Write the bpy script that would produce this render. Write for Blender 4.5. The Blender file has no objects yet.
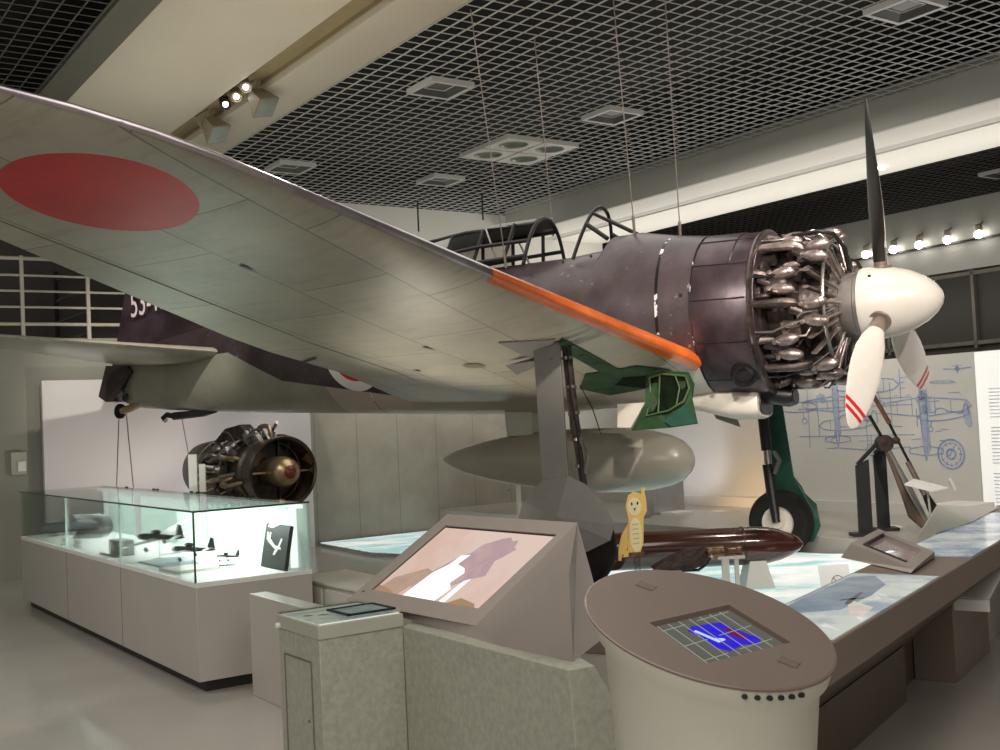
import bpy, bmesh, math, random
from math import sin, cos, pi, radians, sqrt
from mathutils import Vector, Matrix
random.seed(7)
col = bpy.context.scene.collection

# ------------------------------------------------------------------ frames
D1 = Vector((-0.567134, 0.823625, 0))      # long direction of the room (away to the left)
ER = Vector((0.823625, 0.567134, 0))       # across the room (away to the right)
PD = Vector((0.559, 0.829, 0))             # direction of the visitor desk
PN = Vector((-0.829, 0.559, 0))
def R(a, b, z): return D1 * a + ER * b + Vector((0, 0, z))

# ------------------------------------------------------------------ materials
MATS = {}
def nt(name):
    m = bpy.data.materials.new(name); m.use_nodes = True
    t = m.node_tree; t.nodes.clear()
    o = t.nodes.new('ShaderNodeOutputMaterial')
    MATS[name] = m
    return m, t, o
def N(t, typ, **kw):
    n = t.nodes.new(typ)
    for k, v in kw.items():
        if k in ('inp',):
            for kk, vv in v.items(): n.inputs[kk].default_value = vv
        else: setattr(n, k, v)
    return n
def rgba(c): return (c[0], c[1], c[2], 1)
def mk(name, c, rough=.5, metal=0., var=.12, scale=8., bump=0., c2=None, emit=0., coat=0., fine=0.):
    m, t, o = nt(name)
    b = N(t, 'ShaderNodeBsdfPrincipled')
    b.inputs['Roughness'].default_value = rough; b.inputs['Metallic'].default_value = metal
    b.inputs['Coat Weight'].default_value = coat
    tc = N(t, 'ShaderNodeTexCoord')
    no = N(t, 'ShaderNodeTexNoise', inp={'Scale': scale, 'Detail': 5., 'Roughness': .6})
    t.links.new(tc.outputs['Object'], no.inputs['Vector'])
    cr = N(t, 'ShaderNodeValToRGB')
    e = cr.color_ramp.elements
    lo = c2 if c2 else tuple(x * (1 - var) for x in c)
    hi = c if c2 else tuple(min(1, x * (1 + var)) for x in c)
    e[0].position = .35; e[0].color = rgba(lo); e[1].position = .65; e[1].color = rgba(hi)
    t.links.new(no.outputs['Fac'], cr.inputs['Fac'])
    t.links.new(cr.outputs['Color'], b.inputs['Base Color'])
    if emit:
        t.links.new(cr.outputs['Color'], b.inputs['Emission Color']); b.inputs['Emission Strength'].default_value = emit
    if bump:
        bp = N(t, 'ShaderNodeBump', inp={'Strength': bump, 'Distance': .02})
        src = no
        if fine:
            src = N(t, 'ShaderNodeTexNoise', inp={'Scale': fine, 'Detail': 4.})
            t.links.new(tc.outputs['Object'], src.inputs['Vector'])
        t.links.new(src.outputs['Fac'], bp.inputs['Height']); t.links.new(bp.outputs['Normal'], b.inputs['Normal'])
    t.links.new(b.outputs[0], o.inputs[0])
    return m
def emis(name, c, s, c2=None, scale=3.):
    m, t, o = nt(name)
    em = N(t, 'ShaderNodeEmission'); em.inputs['Strength'].default_value = s
    if c2:
        tc = N(t, 'ShaderNodeTexCoord')
        no = N(t, 'ShaderNodeTexNoise', inp={'Scale': scale, 'Detail': 4., 'Distortion': .6})
        t.links.new(tc.outputs['Object'], no.inputs['Vector'])
        cr = N(t, 'ShaderNodeValToRGB'); e = cr.color_ramp.elements
        e[0].position = .4; e[0].color = rgba(c2); e[1].position = .6; e[1].color = rgba(c)
        t.links.new(no.outputs['Fac'], cr.inputs['Fac']); t.links.new(cr.outputs['Color'], em.inputs['Color'])
    else: em.inputs['Color'].default_value = rgba(c)
    t.links.new(em.outputs[0], o.inputs[0]); return m
def thin_glass(name, tint, refl=.10):
    m, t, o = nt(name)
    tr = N(t, 'ShaderNodeBsdfTransparent'); tr.inputs['Color'].default_value = rgba(tint)
    gl = N(t, 'ShaderNodeBsdfGlossy'); gl.inputs['Roughness'].default_value = .02
    lw = N(t, 'ShaderNodeLayerWeight', inp={'Blend': refl})
    mx = N(t, 'ShaderNodeMixShader')
    mp = N(t, 'ShaderNodeMath', operation='MULTIPLY'); mp.inputs[1].default_value = .7
    t.links.new(lw.outputs['Fresnel'], mp.inputs[0]); t.links.new(mp.outputs[0], mx.inputs[0])
    t.links.new(tr.outputs[0], mx.inputs[1]); t.links.new(gl.outputs[0], mx.inputs[2]); t.links.new(mx.outputs[0], o.inputs[0])
    return m

def math(t, op, a, b=None, clamp=False):
    n = N(t, 'ShaderNodeMath', operation=op); n.use_clamp = clamp
    for i, v in enumerate((a, b)):
        if v is None: continue
        if isinstance(v, (int, float)): n.inputs[i].default_value = v
        else: t.links.new(v, n.inputs[i])
    return n.outputs[0]
def mixc(t, f, a, b):
    n = N(t, 'ShaderNodeMix', data_type='RGBA')
    t.links.new(f, n.inputs[0])
    for i, v in ((6, a), (7, b)):
        if isinstance(v, tuple): n.inputs[i].default_value = rgba(v)
        else: t.links.new(v, n.inputs[i])
    return n.outputs[2]
def noise(t, tc, scale, lo, hi, c0, c1, stretch=None, detail=5.):
    no = N(t, 'ShaderNodeTexNoise', inp={'Scale': scale, 'Detail': detail, 'Roughness': .62})
    if stretch:
        mp = N(t, 'ShaderNodeMapping'); mp.inputs['Scale'].default_value = stretch
        t.links.new(tc.outputs['Object'], mp.inputs['Vector']); t.links.new(mp.outputs[0], no.inputs['Vector'])
    else: t.links.new(tc.outputs['Object'], no.inputs['Vector'])
    cr = N(t, 'ShaderNodeValToRGB'); e = cr.color_ramp.elements
    e[0].position = lo; e[0].color = rgba(c0); e[1].position = hi; e[1].color = rgba(c1)
    t.links.new(no.outputs['Fac'], cr.inputs['Fac'])
    return cr.outputs['Color'], no.outputs['Fac']

HX, HY, HR = -2.768, -5.13, .441            # disc on the underside of the near wing
def wing_material():
    m, t, o = nt('aged grey green wing paint')
    b = N(t, 'ShaderNodeBsdfPrincipled', inp={'Roughness': .44, 'Metallic': .12})
    tc = N(t, 'ShaderNodeTexCoord')
    c, f = noise(t, tc, 1.3, .3, .7, (.29, .30, .262), (.44, .43, .375))
    s, f2 = noise(t, tc, 3., .52, .75, (1, 1, 1), (.72, .70, .66), (1., 5., 1.))
    mul = N(t, 'ShaderNodeMix', data_type='RGBA', blend_type='MULTIPLY'); mul.inputs[0].default_value = .7
    t.links.new(c, mul.inputs[6]); t.links.new(s, mul.inputs[7])
    br = N(t, 'ShaderNodeTexBrick', inp={'Scale': 1., 'Mortar Size': .005, 'Brick Width': 1.15, 'Row Height': .62, 'Mortar Smooth': .3})
    br.offset = .37
    br.inputs['Color1'].default_value = (1, 1, 1, 1); br.inputs['Color2'].default_value = (.84, .84, .84, 1); br.inputs['Mortar'].default_value = (.28, .28, .27, 1)
    mp = N(t, 'ShaderNodeMapping'); mp.inputs['Rotation'].default_value = (0, 0, radians(90 - 3))
    t.links.new(tc.outputs['Object'], mp.inputs['Vector']); t.links.new(mp.outputs[0], br.inputs['Vector'])
    mul2 = N(t, 'ShaderNodeMix', data_type='RGBA', blend_type='MULTIPLY'); mul2.inputs[0].default_value = .85
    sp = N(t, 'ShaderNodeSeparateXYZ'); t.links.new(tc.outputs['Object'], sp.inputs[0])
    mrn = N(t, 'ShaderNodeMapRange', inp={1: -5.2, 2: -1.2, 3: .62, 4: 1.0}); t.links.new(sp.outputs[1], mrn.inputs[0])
    warm = mixc(t, mrn.outputs[0], (.47, .53, .51), (1.10, 1.0, .89))  # brighter root and dimmer tip: fall of light mixed into the wing colour
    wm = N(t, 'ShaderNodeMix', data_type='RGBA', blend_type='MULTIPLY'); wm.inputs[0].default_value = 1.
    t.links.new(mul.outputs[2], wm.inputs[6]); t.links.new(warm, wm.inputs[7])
    t.links.new(wm.outputs[2], mul2.inputs[6]); t.links.new(br.outputs['Color'], mul2.inputs[7])
    dx = math(t, 'SUBTRACT', sp.outputs[0], HX); dy = math(t, 'SUBTRACT', sp.outputs[1], HY)
    d = math(t, 'SQRT', math(t, 'ADD', math(t, 'MULTIPLY', dx, dx), math(t, 'MULTIPLY', dy, dy)))
    ins = math(t, 'LESS_THAN', d, HR)
    rc, _ = noise(t, tc, 4., .3, .75, (.36, .005, .006), (.52, .010, .010))
    sc, _ = noise(t, tc, 7., .70, .74, (0, 0, 0), (.25, .12, .10), (.5, 3., 1.))
    ad = N(t, 'ShaderNodeMix', data_type='RGBA', blend_type='ADD'); ad.inputs[0].default_value = .8
    t.links.new(rc, ad.inputs[6]); t.links.new(sc, ad.inputs[7])
    fin = mixc(t, ins, mul2.outputs[2], ad.outputs[2])
    t.links.new(fin, b.inputs['Base Color'])
    bp = N(t, 'ShaderNodeBump', inp={'Strength': .12, 'Distance': .03}); t.links.new(f, bp.inputs['Height']); t.links.new(bp.outputs[0], b.inputs['Normal'])
    t.links.new(b.outputs[0], o.inputs[0]); return m
def fuselage_material():
    m, t, o = nt('two tone weathered fuselage paint')
    b = N(t, 'ShaderNodeBsdfPrincipled', inp={'Roughness': .38, 'Metallic': .35})
    tc = N(t, 'ShaderNodeTexCoord'); sp = N(t, 'ShaderNodeSeparateXYZ'); t.links.new(tc.outputs['Object'], sp.inputs[0])
    X, Y, Z = sp.outputs
    dk, f = noise(t, tc, 2.2, .3, .72, (.034, .024, .027), (.105, .078, .084))
    ch, _ = noise(t, tc, 13., .655, .70, (0, 0, 0), (.38, .32, .33))
    ad = N(t, 'ShaderNodeMix', data_type='RGBA', blend_type='ADD'); ad.inputs[0].default_value = .55
    t.links.new(dk, ad.inputs[6]); t.links.new(ch, ad.inputs[7])
    lg, _ = noise(t, tc, 1.6, .3, .7, (.22, .23, .18), (.33, .32, .26))
    # tan front belly / greener rear
    fr = math(t, 'GREATER_THAN', math(t, 'ADD', X, math(t, 'MULTIPLY', Z, .4)), -5.66)
    lg2 = mixc(t, fr, lg, (.42, .375, .30))
    nose = math(t, 'GREATER_THAN', X, -2.6)
    lg3 = mixc(t, nose, lg2, (.52, .48, .42))
    def mr(x0, x1, y0, y1):
        n = N(t, 'ShaderNodeMapRange'); n.clamp = True
        for i, v in enumerate((x0, x1, y0, y1)): n.inputs[1 + i].default_value = v
        t.links.new(X, n.inputs[0]); return n.outputs[0]
    zb = math(t, 'ADD', math(t, 'ADD', mr(-6.9, -6.1, .13, -.22), mr(-6.1, -4.6, 0, -.25)), mr(-2.4, -1.9, 0, .11))
    low = math(t, 'LESS_THAN', Z, zb)
    c = mixc(t, low, ad.outputs[2], lg3)
    # seams
    def seam(x0, w):
        return math(t, 'LESS_THAN', math(t, 'ABSOLUTE', math(t, 'SUBTRACT', X, x0)), w)
    sm = math(t, 'MAXIMUM', seam(-1.99, .013), seam(-1.70, .006))
    sm = math(t, 'MAXIMUM', sm, seam(-5.0, .004))
    sm = math(t, 'MAXIMUM', sm, math(t, 'MULTIPLY', math(t, 'LESS_THAN', math(t, 'ABSOLUTE', math(t, 'SUBTRACT', Z, .06)), .004), math(t, 'GREATER_THAN', X, -1.7)))
    sc, _ = noise(t, tc, 9., .555, .585, (.008, .007, .007), (.75, .70, .70))
    c = mixc(t, sm, c, sc)
    # roundel on the side
    dx = math(t, 'SUBTRACT', X, -5.10); dz = math(t, 'SUBTRACT', Z, .0)
    d = math(t, 'SQRT', math(t, 'ADD', math(t, 'MULTIPLY', dx, dx), math(t, 'MULTIPLY', dz, dz)))
    c = mixc(t, math(t, 'LESS_THAN', d, .385), c, (.78, .78, .76))
    c = mixc(t, math(t, 'LESS_THAN', d, .295), c, (.55, .018, .02))
    t.links.new(c, b.inputs['Base Color'])
    bp = N(t, 'ShaderNodeBump', inp={'Strength': .18, 'Distance': .03}); t.links.new(f, bp.inputs['Height']); t.links.new(bp.outputs[0], b.inputs['Normal'])
    t.links.new(b.outputs[0], o.inputs[0]); return m
def concrete_wall_material():
    m, t, o = nt('board marked concrete')
    b = N(t, 'ShaderNodeBsdfPrincipled', inp={'Roughness': .75})
    tc = N(t, 'ShaderNodeTexCoord')
    c, f = noise(t, tc, 2.5, .3, .7, (.235, .215, .172), (.30, .28, .23))
    # vertical joints: distance along the wall
    sp = N(t, 'ShaderNodeSeparateXYZ'); t.links.new(tc.outputs['Object'], sp.inputs[0])
    u = math(t, 'ADD', math(t, 'MULTIPLY', sp.outputs[0], .8236), math(t, 'MULTIPLY', sp.outputs[1], .5671))
    j = math(t, 'LESS_THAN', math(t, 'FRACT', math(t, 'MULTIPLY', u, 1.6)), .018)
    c2 = mixc(t, j, c, (.17, .16, .135))
    vo = N(t, 'ShaderNodeTexVoronoi', inp={'Scale': 2.2}); t.links.new(tc.outputs['Object'], vo.inputs['Vector'])
    c3 = mixc(t, math(t, 'LESS_THAN', vo.outputs['Distance'], .035), c2, (.10, .095, .08))
    t.links.new(c3, b.inputs['Base Color'])
    t.links.new(b.outputs[0], o.inputs[0]); return m
def sea_panel_material():
    m, t, o = nt('luminous sea photograph panel')
    tc = N(t, 'ShaderNodeTexCoord')
    c, f = noise(t, tc, 1.1, .40, .60, (.36, .66, .68), (.95, .95, .91), (1., 2.2, 1.))
    w, _ = noise(t, tc, 2.6, .50, .66, (0, 0, 0), (.35, .30, .26), (1., 4., 1.))
    ad = N(t, 'ShaderNodeMix', data_type='RGBA', blend_type='ADD'); ad.inputs[0].default_value = .7
    t.links.new(c, ad.inputs[6]); t.links.new(w, ad.inputs[7])
    br = N(t, 'ShaderNodeTexBrick', inp={'Scale': 1., 'Mortar Size': .008, 'Brick Width': 1.3, 'Row Height': .9})
    br.offset = 0
    br.inputs['Color1'].default_value = (1, 1, 1, 1); br.inputs['Color2'].default_value = (.93, .95, .95, 1); br.inputs['Mortar'].default_value = (.5, .6, .6, 1)
    mp = N(t, 'ShaderNodeMapping'); mp.inputs['Rotation'].default_value = (0, 0, radians(31.5))
    t.links.new(tc.outputs['Object'], mp.inputs['Vector']); t.links.new(mp.outputs[0], br.inputs['Vector'])
    mu = N(t, 'ShaderNodeMix', data_type='RGBA', blend_type='MULTIPLY'); mu.inputs[0].default_value = 1.
    t.links.new(ad.outputs[2], mu.inputs[6]); t.links.new(br.outputs['Color'], mu.inputs[7])
    b = N(t, 'ShaderNodeBsdfPrincipled', inp={'Roughness': .25, 'Emission Strength': .62})
    t.links.new(mu.outputs[2], b.inputs['Base Color']); t.links.new(mu.outputs[2], b.inputs['Emission Color'])
    t.links.new(b.outputs[0], o.inputs[0]); return m
def print_material(name, sky):
    m, t, o = nt(name)
    tc = N(t, 'ShaderNodeTexCoord')
    c, _ = noise(t, tc, 2.2, .42, .58, sky, (.74, .82, .80), (1., 1., 1.))
    c2, _ = noise(t, tc, 5., .60, .68, (0, 0, 0), (.5, .45, .40), (3., 1., 1.))
    ad = N(t, 'ShaderNodeMix', data_type='RGBA', blend_type='ADD'); ad.inputs[0].default_value = .5
    t.links.new(c, ad.inputs[6]); t.links.new(c2, ad.inputs[7])
    b = N(t, 'ShaderNodeBsdfPrincipled', inp={'Roughness': .12, 'Emission Strength': .18})
    t.links.new(ad.outputs[2], b.inputs['Base Color']); t.links.new(ad.outputs[2], b.inputs['Emission Color'])
    t.links.new(b.outputs[0], o.inputs[0]); return m

M_WING = wing_material(); M_FUS = fuselage_material(); M_CONC = concrete_wall_material(); M_SEA = sea_panel_material()
M_PRINT1 = print_material('glossy sky photograph print', (.34, .46, .58)); M_PRINT2 = print_material('glossy blue photograph print', (.20, .30, .45))
M_FLOOR = mk('polished stone floor', (.50, .475, .43), .14, var=.06, scale=1.2)
M_WHITE = mk('matt white ceiling paint', (.60, .585, .535), .7, var=.02, scale=2.)
M_BAND = mk('warm white soffit paint', (.58, .54, .455), .65, var=.03, scale=1.)
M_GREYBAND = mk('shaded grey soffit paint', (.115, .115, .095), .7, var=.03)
M_BEAM = mk('grey beam paint', (.40, .395, .36), .7, var=.03, scale=1.)
M_SLOT = mk('olive light slot lining', (.34, .285, .165), .7, var=.05)
M_GRID = mk('pale grey ceiling grid', (.62, .63, .60), .45, var=.03)
M_PLENUM = mk('black plenum', (.003, .003, .003), .9)
M_DARK = mk('dark upper wall', (.038, .032, .024), .6, var=.1, scale=1.)
M_UPPER = mk('dim plum grey wall', (.11, .095, .09), .8, var=.06, scale=1.)
M_LWALL = mk('grey green painted wall', (.30, .30, .255), .7, var=.04, scale=1.)
M_PART = mk('white partition board', (.68, .65, .655), .45, var=.02, scale=1.)
M_RWALL = mk('pale silver grey partition', (.60, .585, .55), .38, metal=.15, var=.04, scale=1.)
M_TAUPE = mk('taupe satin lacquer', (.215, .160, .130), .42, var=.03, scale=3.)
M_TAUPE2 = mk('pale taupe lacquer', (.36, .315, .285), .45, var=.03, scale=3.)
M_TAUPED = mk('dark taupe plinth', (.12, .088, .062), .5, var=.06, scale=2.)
M_SPECK = mk('speckled concrete', (.43, .43, .355), .6, c2=(.34, .34, .28), scale=38.)
M_CREAM = mk('cream lacquer', (.42, .42, .35), .4, var=.03)
M_CASE = mk('pale grey cabinet laminate', (.50, .47, .43), .35, var=.03, scale=2.)
M_CASEFLOOR = mk('white case floor', (.85, .86, .82), .5, var=.02)
M_KICK = mk('black kickboard', (.02, .018, .016), .5)
M_GLASS = thin_glass('greenish display glass', (.95, .985, .97), .05)
M_GEDGE = mk('dark green glass edge', (.03, .06, .05), .15)
M_CLEAR = thin_glass('clear acrylic', (.97, .98, .98), .15)
M_TINT = thin_glass('dusty canopy glass', (.55, .53, .50), .2)
M_TUBE = emis('white light tube', (.95, 1., .95), 1.1)
M_BULB = emis('bright spot lamp', (1., .95, .86), 14.)
M_DARKM = mk('dark bronze engine metal', (.115, .085, .078), .36, .7, c2=(.04, .031, .03), scale=14., bump=.3)
M_PINKM = mk('worn pinkish aluminium', (.42, .34, .32), .34, .8, c2=(.20, .155, .145), scale=12., bump=.3)
M_GREYM = mk('grey cast metal', (.24, .215, .205), .42, .6, var=.15, scale=7., bump=.15)
M_BLACKM = mk('black pipe enamel', (.012, .011, .011), .4, .3)
M_COWL = mk('dark plum cowling paint', (.075, .050, .058), .34, .45, c2=(.034, .023, .028), scale=4., bump=.15)
M_ORANGE = mk('orange identification paint', (.78, .17, .022), .3, c2=(.62, .115, .018), scale=5., coat=.2)
M_GREEN = mk('green primer', (.024, .070, .022), .6, c2=(.010, .030, .010), scale=6.)
M_DGREEN = mk('dark green well lining', (.007, .014, .005), .85, c2=(.003, .006, .003), scale=6.)
M_DGREEN.node_tree.nodes['Principled BSDF'].inputs['Specular IOR Level'].default_value = .08
M_GREEN.node_tree.nodes['Principled BSDF'].inputs['Specular IOR Level'].default_value = .3
M_BGREEN = mk('bluish green enamel', (.015, .065, .043), .4, var=.2)
M_GEARG = mk('flat grey gear cover paint', (.20, .19, .175), .5, var=.05)
M_PALE = mk('pale beige aircraft paint', (.62, .57, .50), .35, var=.05)
M_PROPW = mk('ivory white gloss paint', (.70, .645, .59), .22, var=.02, coat=.4)
M_PROPB = mk('black rear blade paint', (.022, .018, .016), .3, .2)
M_PROPS = mk('tan blade shank', (.26, .20, .165), .3, .4, var=.08)
M_RED = mk('red tip stripe', (.60, .015, .02), .35)
M_TIRE = mk('black rubber', (.012, .011, .010), .75, var=.2)
M_TIRE.node_tree.nodes['Principled BSDF'].inputs['Specular IOR Level'].default_value = .15
M_HUB = mk('ivory wheel hub', (.55, .48, .42), .4, .2, var=.1)
M_TANK = mk('satin grey green tank paint', (.315, .29, .24), .30, var=.05, scale=2., coat=.15)
M_BOMB = mk('glossy dark maroon lacquer', (.052, .017, .013), .14, var=.15, scale=2., coat=.6)
M_YELLOW = mk('yellow painted board', (.95, .64, .19), .5, var=.04)
M_LYELLOW = mk('pale yellow painted board', (.98, .86, .52), .5, var=.03)
M_BROWNM = mk('rusty brown metal', (.070, .040, .030), .55, .2, c2=(.022, .014, .012), scale=16., bump=.5)
M_COPPER = mk('copper brown metal', (.36, .19, .11), .35, .7, c2=(.12, .07, .05), scale=11., bump=.25)
M_STEEL = mk('dull steel', (.30, .285, .27), .32, .85, var=.12, scale=9.)
M_JET = mk('oily dark steel', (.12, .095, .075), .34, .8, c2=(.045, .035, .03), scale=13., bump=.3)
M_BRASS = mk('golden duct metal', (.42, .32, .19), .34, .8, var=.15)
M_BLACK = mk('matt black', (.010, .010, .010), .45)
M_WPLAS = mk('white card', (.78, .76, .72), .5, var=.02)
M_RAIL = mk('off white rail enamel', (.50, .47, .40), .45, var=.03)
M_WIRE = mk('thin steel wire', (.35, .30, .27), .4, .6)
M_DIMWIRE = mk('dark hanger rod', (.03, .028, .025), .5, .4)
M_LAMPF = mk('white lamp frame', (.66, .66, .64), .4, var=.02)
M_LAMPD = mk('dim lamp interior', (.08, .08, .075), .4, .3)
M_LAMPL = mk('silvery lamp reflector', (.30, .33, .30), .3, .5, var=.1)
M_CAN = mk('tan spotlight enamel', (.27, .235, .165), .5, var=.05)
M_SCRG = mk('grey screen face', (.10, .105, .095), .12, var=.06, scale=3., emit=.3)
M_SCRB = emis('blue screen area', (.03, .015, .75), 1.0, (.05, .03, .5), 20.)
M_SCRL = emis('pale screen lines', (.42, .45, .36), .7)
M_SCRW = emis('white blue screen beam', (.35, .5, 1.), 1.4)
M_SCRR = emis('red screen mark', (.25, .03, .10), .6)
M_PINK = emis('peach screen picture', (.86, .66, .57), .85, (.80, .55, .45), 2.)
M_MAUVE = emis('mauve screen reflection', (.56, .39, .41), .85, (.66, .47, .46), 6.)
M_LIGHTP = emis('white painted glare and icon', (1., .96, 1.), 1.25)  # painted glare on the console screen; also the monitor icon
M_OCHRE = emis('ochre screen picture', (.50, .31, .17), .8)
M_BLUEINK = mk('blue drawing ink', (.17, .24, .46), .6, c2=(.33, .39, .52), scale=14.)
M_GREYINK = mk('grey print', (.70, .70, .76), .6)
M_BLUEP = mk('blue grey printed sheet', (.16, .24, .28), .4, c2=(.30, .40, .42), scale=9.)
M_PEDW = mk('white stand lacquer', (.68, .66, .60), .4, var=.02)
M_MODELD = mk('dark model paint', (.05, .055, .05), .35)
M_MODELL = mk('light model paint', (.58, .60, .58), .35)
M_ACR = thin_glass('frosty acrylic rod', (.85, .88, .88), .3)
M_PLATE = mk('pale grey info plate', (.42, .42, .37), .35, var=.03)
M_DECK = mk('grey deck', (.36, .335, .30), .3, var=.05, scale=2.)  # even grey of the decks and table bases

# ------------------------------------------------------------------ mesh builder
def V(*a): return Vector(a)
class MB:
    def __init__(s): s.v = []; s.f = []; s.m = []
    def add(s, vs, fs, mi=0):
        n = len(s.v); s.v += [Vector(x) for x in vs]; s.f += [tuple(i + n for i in f) for f in fs]; s.m += [mi] * len(fs); return s
    def hexa(s, p, mi=0):        # 8 points: bottom loop 0-3, top loop 4-7
        return s.add(p, [(3, 2, 1, 0), (4, 5, 6, 7), (0, 1, 5, 4), (1, 2, 6, 5), (2, 3, 7, 6), (3, 0, 4, 7)], mi)
    def box(s, x0, x1, y0, y1, z0, z1, mi=0):
        return s.hexa([(x0, y0, z0), (x1, y0, z0), (x1, y1, z0), (x0, y1, z0), (x0, y0, z1), (x1, y0, z1), (x1, y1, z1), (x0, y1, z1)], mi)
    def rbox(s, a0, a1, b0, b1, z0, z1, mi=0):   # room aligned
        return s.hexa([R(a0, b0, z0), R(a0, b1, z0), R(a1, b1, z0), R(a1, b0, z0), R(a0, b0, z1), R(a0, b1, z1), R(a1, b1, z1), R(a1, b0, z1)], mi)
    def bar(s, p, q, w, h, up=(0, 0, 1), mi=0):   # rectangular bar between points
        p = Vector(p); q = Vector(q); d = (q - p).normalized(); u = Vector(up)
        sd = d.cross(u)
        if sd.length < 1e-4: sd = d.cross(Vector((1, 0, 0)))
        sd.normalize(); u = sd.cross(d).normalized(); a = sd * w / 2; b = u * h / 2
        return s.hexa([p - a - b, p + a - b, p + a + b, p - a + b, q - a - b, q + a - b, q + a + b, q - a + b], mi)
    def poly(s, pts, mi=0): return s.add(pts, [tuple(range(len(pts)))], mi)
    def slab(s, pts, off, mi=0):      # extrude polygon by vector
        n = len(pts); off = Vector(off); p = [Vector(x) for x in pts]
        fs = [tuple(range(n - 1, -1, -1)), tuple(range(n, 2 * n))] + [(i, (i + 1) % n, (i + 1) % n + n, i + n) for i in range(n)]
        return s.add(p + [x + off for x in p], fs, mi)
    def loft(s, rings, cap=True, closed=True, mi=0):
        n = len(rings[0]); vs = [p for r in rings for p in r]; fs = []
        for k in range(len(rings) - 1):
            for i in range(n if closed else n - 1):
                j = (i + 1) % n; fs.append((k * n + i, k * n + j, (k + 1) * n + j, (k + 1) * n + i))
        if cap: fs += [tuple(range(n - 1, -1, -1)), tuple((len(rings) - 1) * n + i for i in range(n))]
        return s.add(vs, fs, mi)
    def tube(s, pts, r, n=8, cap=True, mi=0):
        pts = [Vector(p) for p in pts]; rs = r if isinstance(r, (list, tuple)) else [r] * len(pts)
        ref = None; rings = []
        for i, p in enumerate(pts):
            d = (pts[min(i + 1, len(pts) - 1)] - pts[max(i - 1, 0)]).normalized()
            if ref is None: ref = d.orthogonal().normalized()
            ref = (ref - d * ref.dot(d))
            if ref.length < 1e-5: ref = d.orthogonal()
            ref.normalize(); b = d.cross(ref)
            rings.append([p + (ref * cos(2 * pi * k / n) + b * sin(2 * pi * k / n)) * rs[i] for k in range(n)])
        return s.loft(rings, cap, True, mi)
    def lathe(s, prof, o=(0, 0, 0), ax=(0, 0, 1), n=32, cap=True, mi=0):     # prof: (t along axis, radius)
        o = Vector(o); ax = Vector(ax).normalized(); u = ax.orthogonal().normalized(); w = ax.cross(u)
        rings = [[o + ax * t + (u * cos(2 * pi * k / n) + w * sin(2 * pi * k / n)) * max(r, 1e-4) for k in range(n)] for t, r in prof]
        return s.loft(rings, cap, True, mi)
    def ell(s, c, r, n=12, m=8, mi=0, rot=None):
        c = Vector(c); rings = []
        for i in range(m + 1):
            th = pi * i / m
            ring = []
            for k in range(n):
                ph = 2 * pi * k / n
                p = Vector((r[0] * -cos(th), r[1] * max(sin(th), 1e-3) * cos(ph), r[2] * max(sin(th), 1e-3) * sin(ph)))
                if rot: p = rot @ p
                ring.append(c + p)
            rings.append(ring)
        return s.loft(rings, True, True, mi)
    def xf(s, m):
        s.v = [m @ x for x in s.v]; return s
    def build(s, name, mat, parent=None, smooth=35, bevel=0, seg=2, world=True, subsurf=0):
        me = bpy.data.meshes.new(name)
        vs = s.v
        if parent is None:
            xs = [v.x for v in vs]; ys = [v.y for v in vs]; zs = [v.z for v in vs]
            org = Vector(((min(xs) + max(xs)) / 2, (min(ys) + max(ys)) / 2, min(zs)))
        elif world:
            org = Vector((0, 0, 0)); p = parent
            while p is not None: org += p.location; p = p.parent
        else: org = Vector((0, 0, 0))
        me.from_pydata([v - org for v in vs], [], s.f)
        mats = mat if isinstance(mat, (list, tuple)) else [mat]
        for m in mats: me.materials.append(m)
        me.polygons.foreach_set('material_index', s.m)
        bm = bmesh.new(); bm.from_mesh(me); bmesh.ops.recalc_face_normals(bm, faces=bm.faces); bm.to_mesh(me); bm.free()
        if smooth:
            me.polygons.foreach_set('use_smooth', [True] * len(me.polygons)); me.set_sharp_from_angle(angle=radians(smooth))
        me.update()
        o = bpy.data.objects.new(name, me); col.objects.link(o)
        if parent is None: o.location = org
        else: o.parent = parent
        if bevel:
            b = o.modifiers.new('bevel', 'BEVEL'); b.width = bevel; b.segments = seg; b.limit_method = 'ANGLE'; b.angle_limit = radians(40)
        return o
def tag(o, label, cat, group=None):
    o['label'] = label; o['category'] = cat
    if group: o['group'] = group
    return o
def thing(name, loc, label, cat, group=None, rot=(0, 0, 0)):
    o = bpy.data.objects.new(name, None); col.objects.link(o); o.location = loc; o.rotation_euler = rot
    o.empty_display_size = .1
    return tag(o, label, cat, group)
def struct(o): o['kind'] = 'structure'; return o
def copy_tree(o, parent=None, loc=None):
    c = o.copy(); col.objects.link(c)
    if parent is not None: c.parent = parent
    for ch in list(o.children): copy_tree(ch, c)
    if loc is not None: c.location = loc
    return c
def text_mesh(body, size, mat, parent, mw, name):
    cu = bpy.data.curves.new(name, 'FONT'); cu.body = body; cu.size = size; cu.extrude = .001; cu.align_x = 'LEFT'
    o = bpy.data.objects.new(name, cu); col.objects.link(o)
    dg = bpy.context.evaluated_depsgraph_get(); me = bpy.data.meshes.new_from_object(o.evaluated_get(dg))
    bpy.data.objects.remove(o); me.transform(mw); me.materials.clear(); me.materials.append(mat)
    p = bpy.data.objects.new(name, me); col.objects.link(p); p.parent = parent
    return p
# ------------------------------------------------------------------ the room
ZC = 4.6; AW = 13.66
struct(MB().rbox(-4, 22, -7, 17, -.1, 0).build('floor', M_FLOOR, smooth=0))
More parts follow.
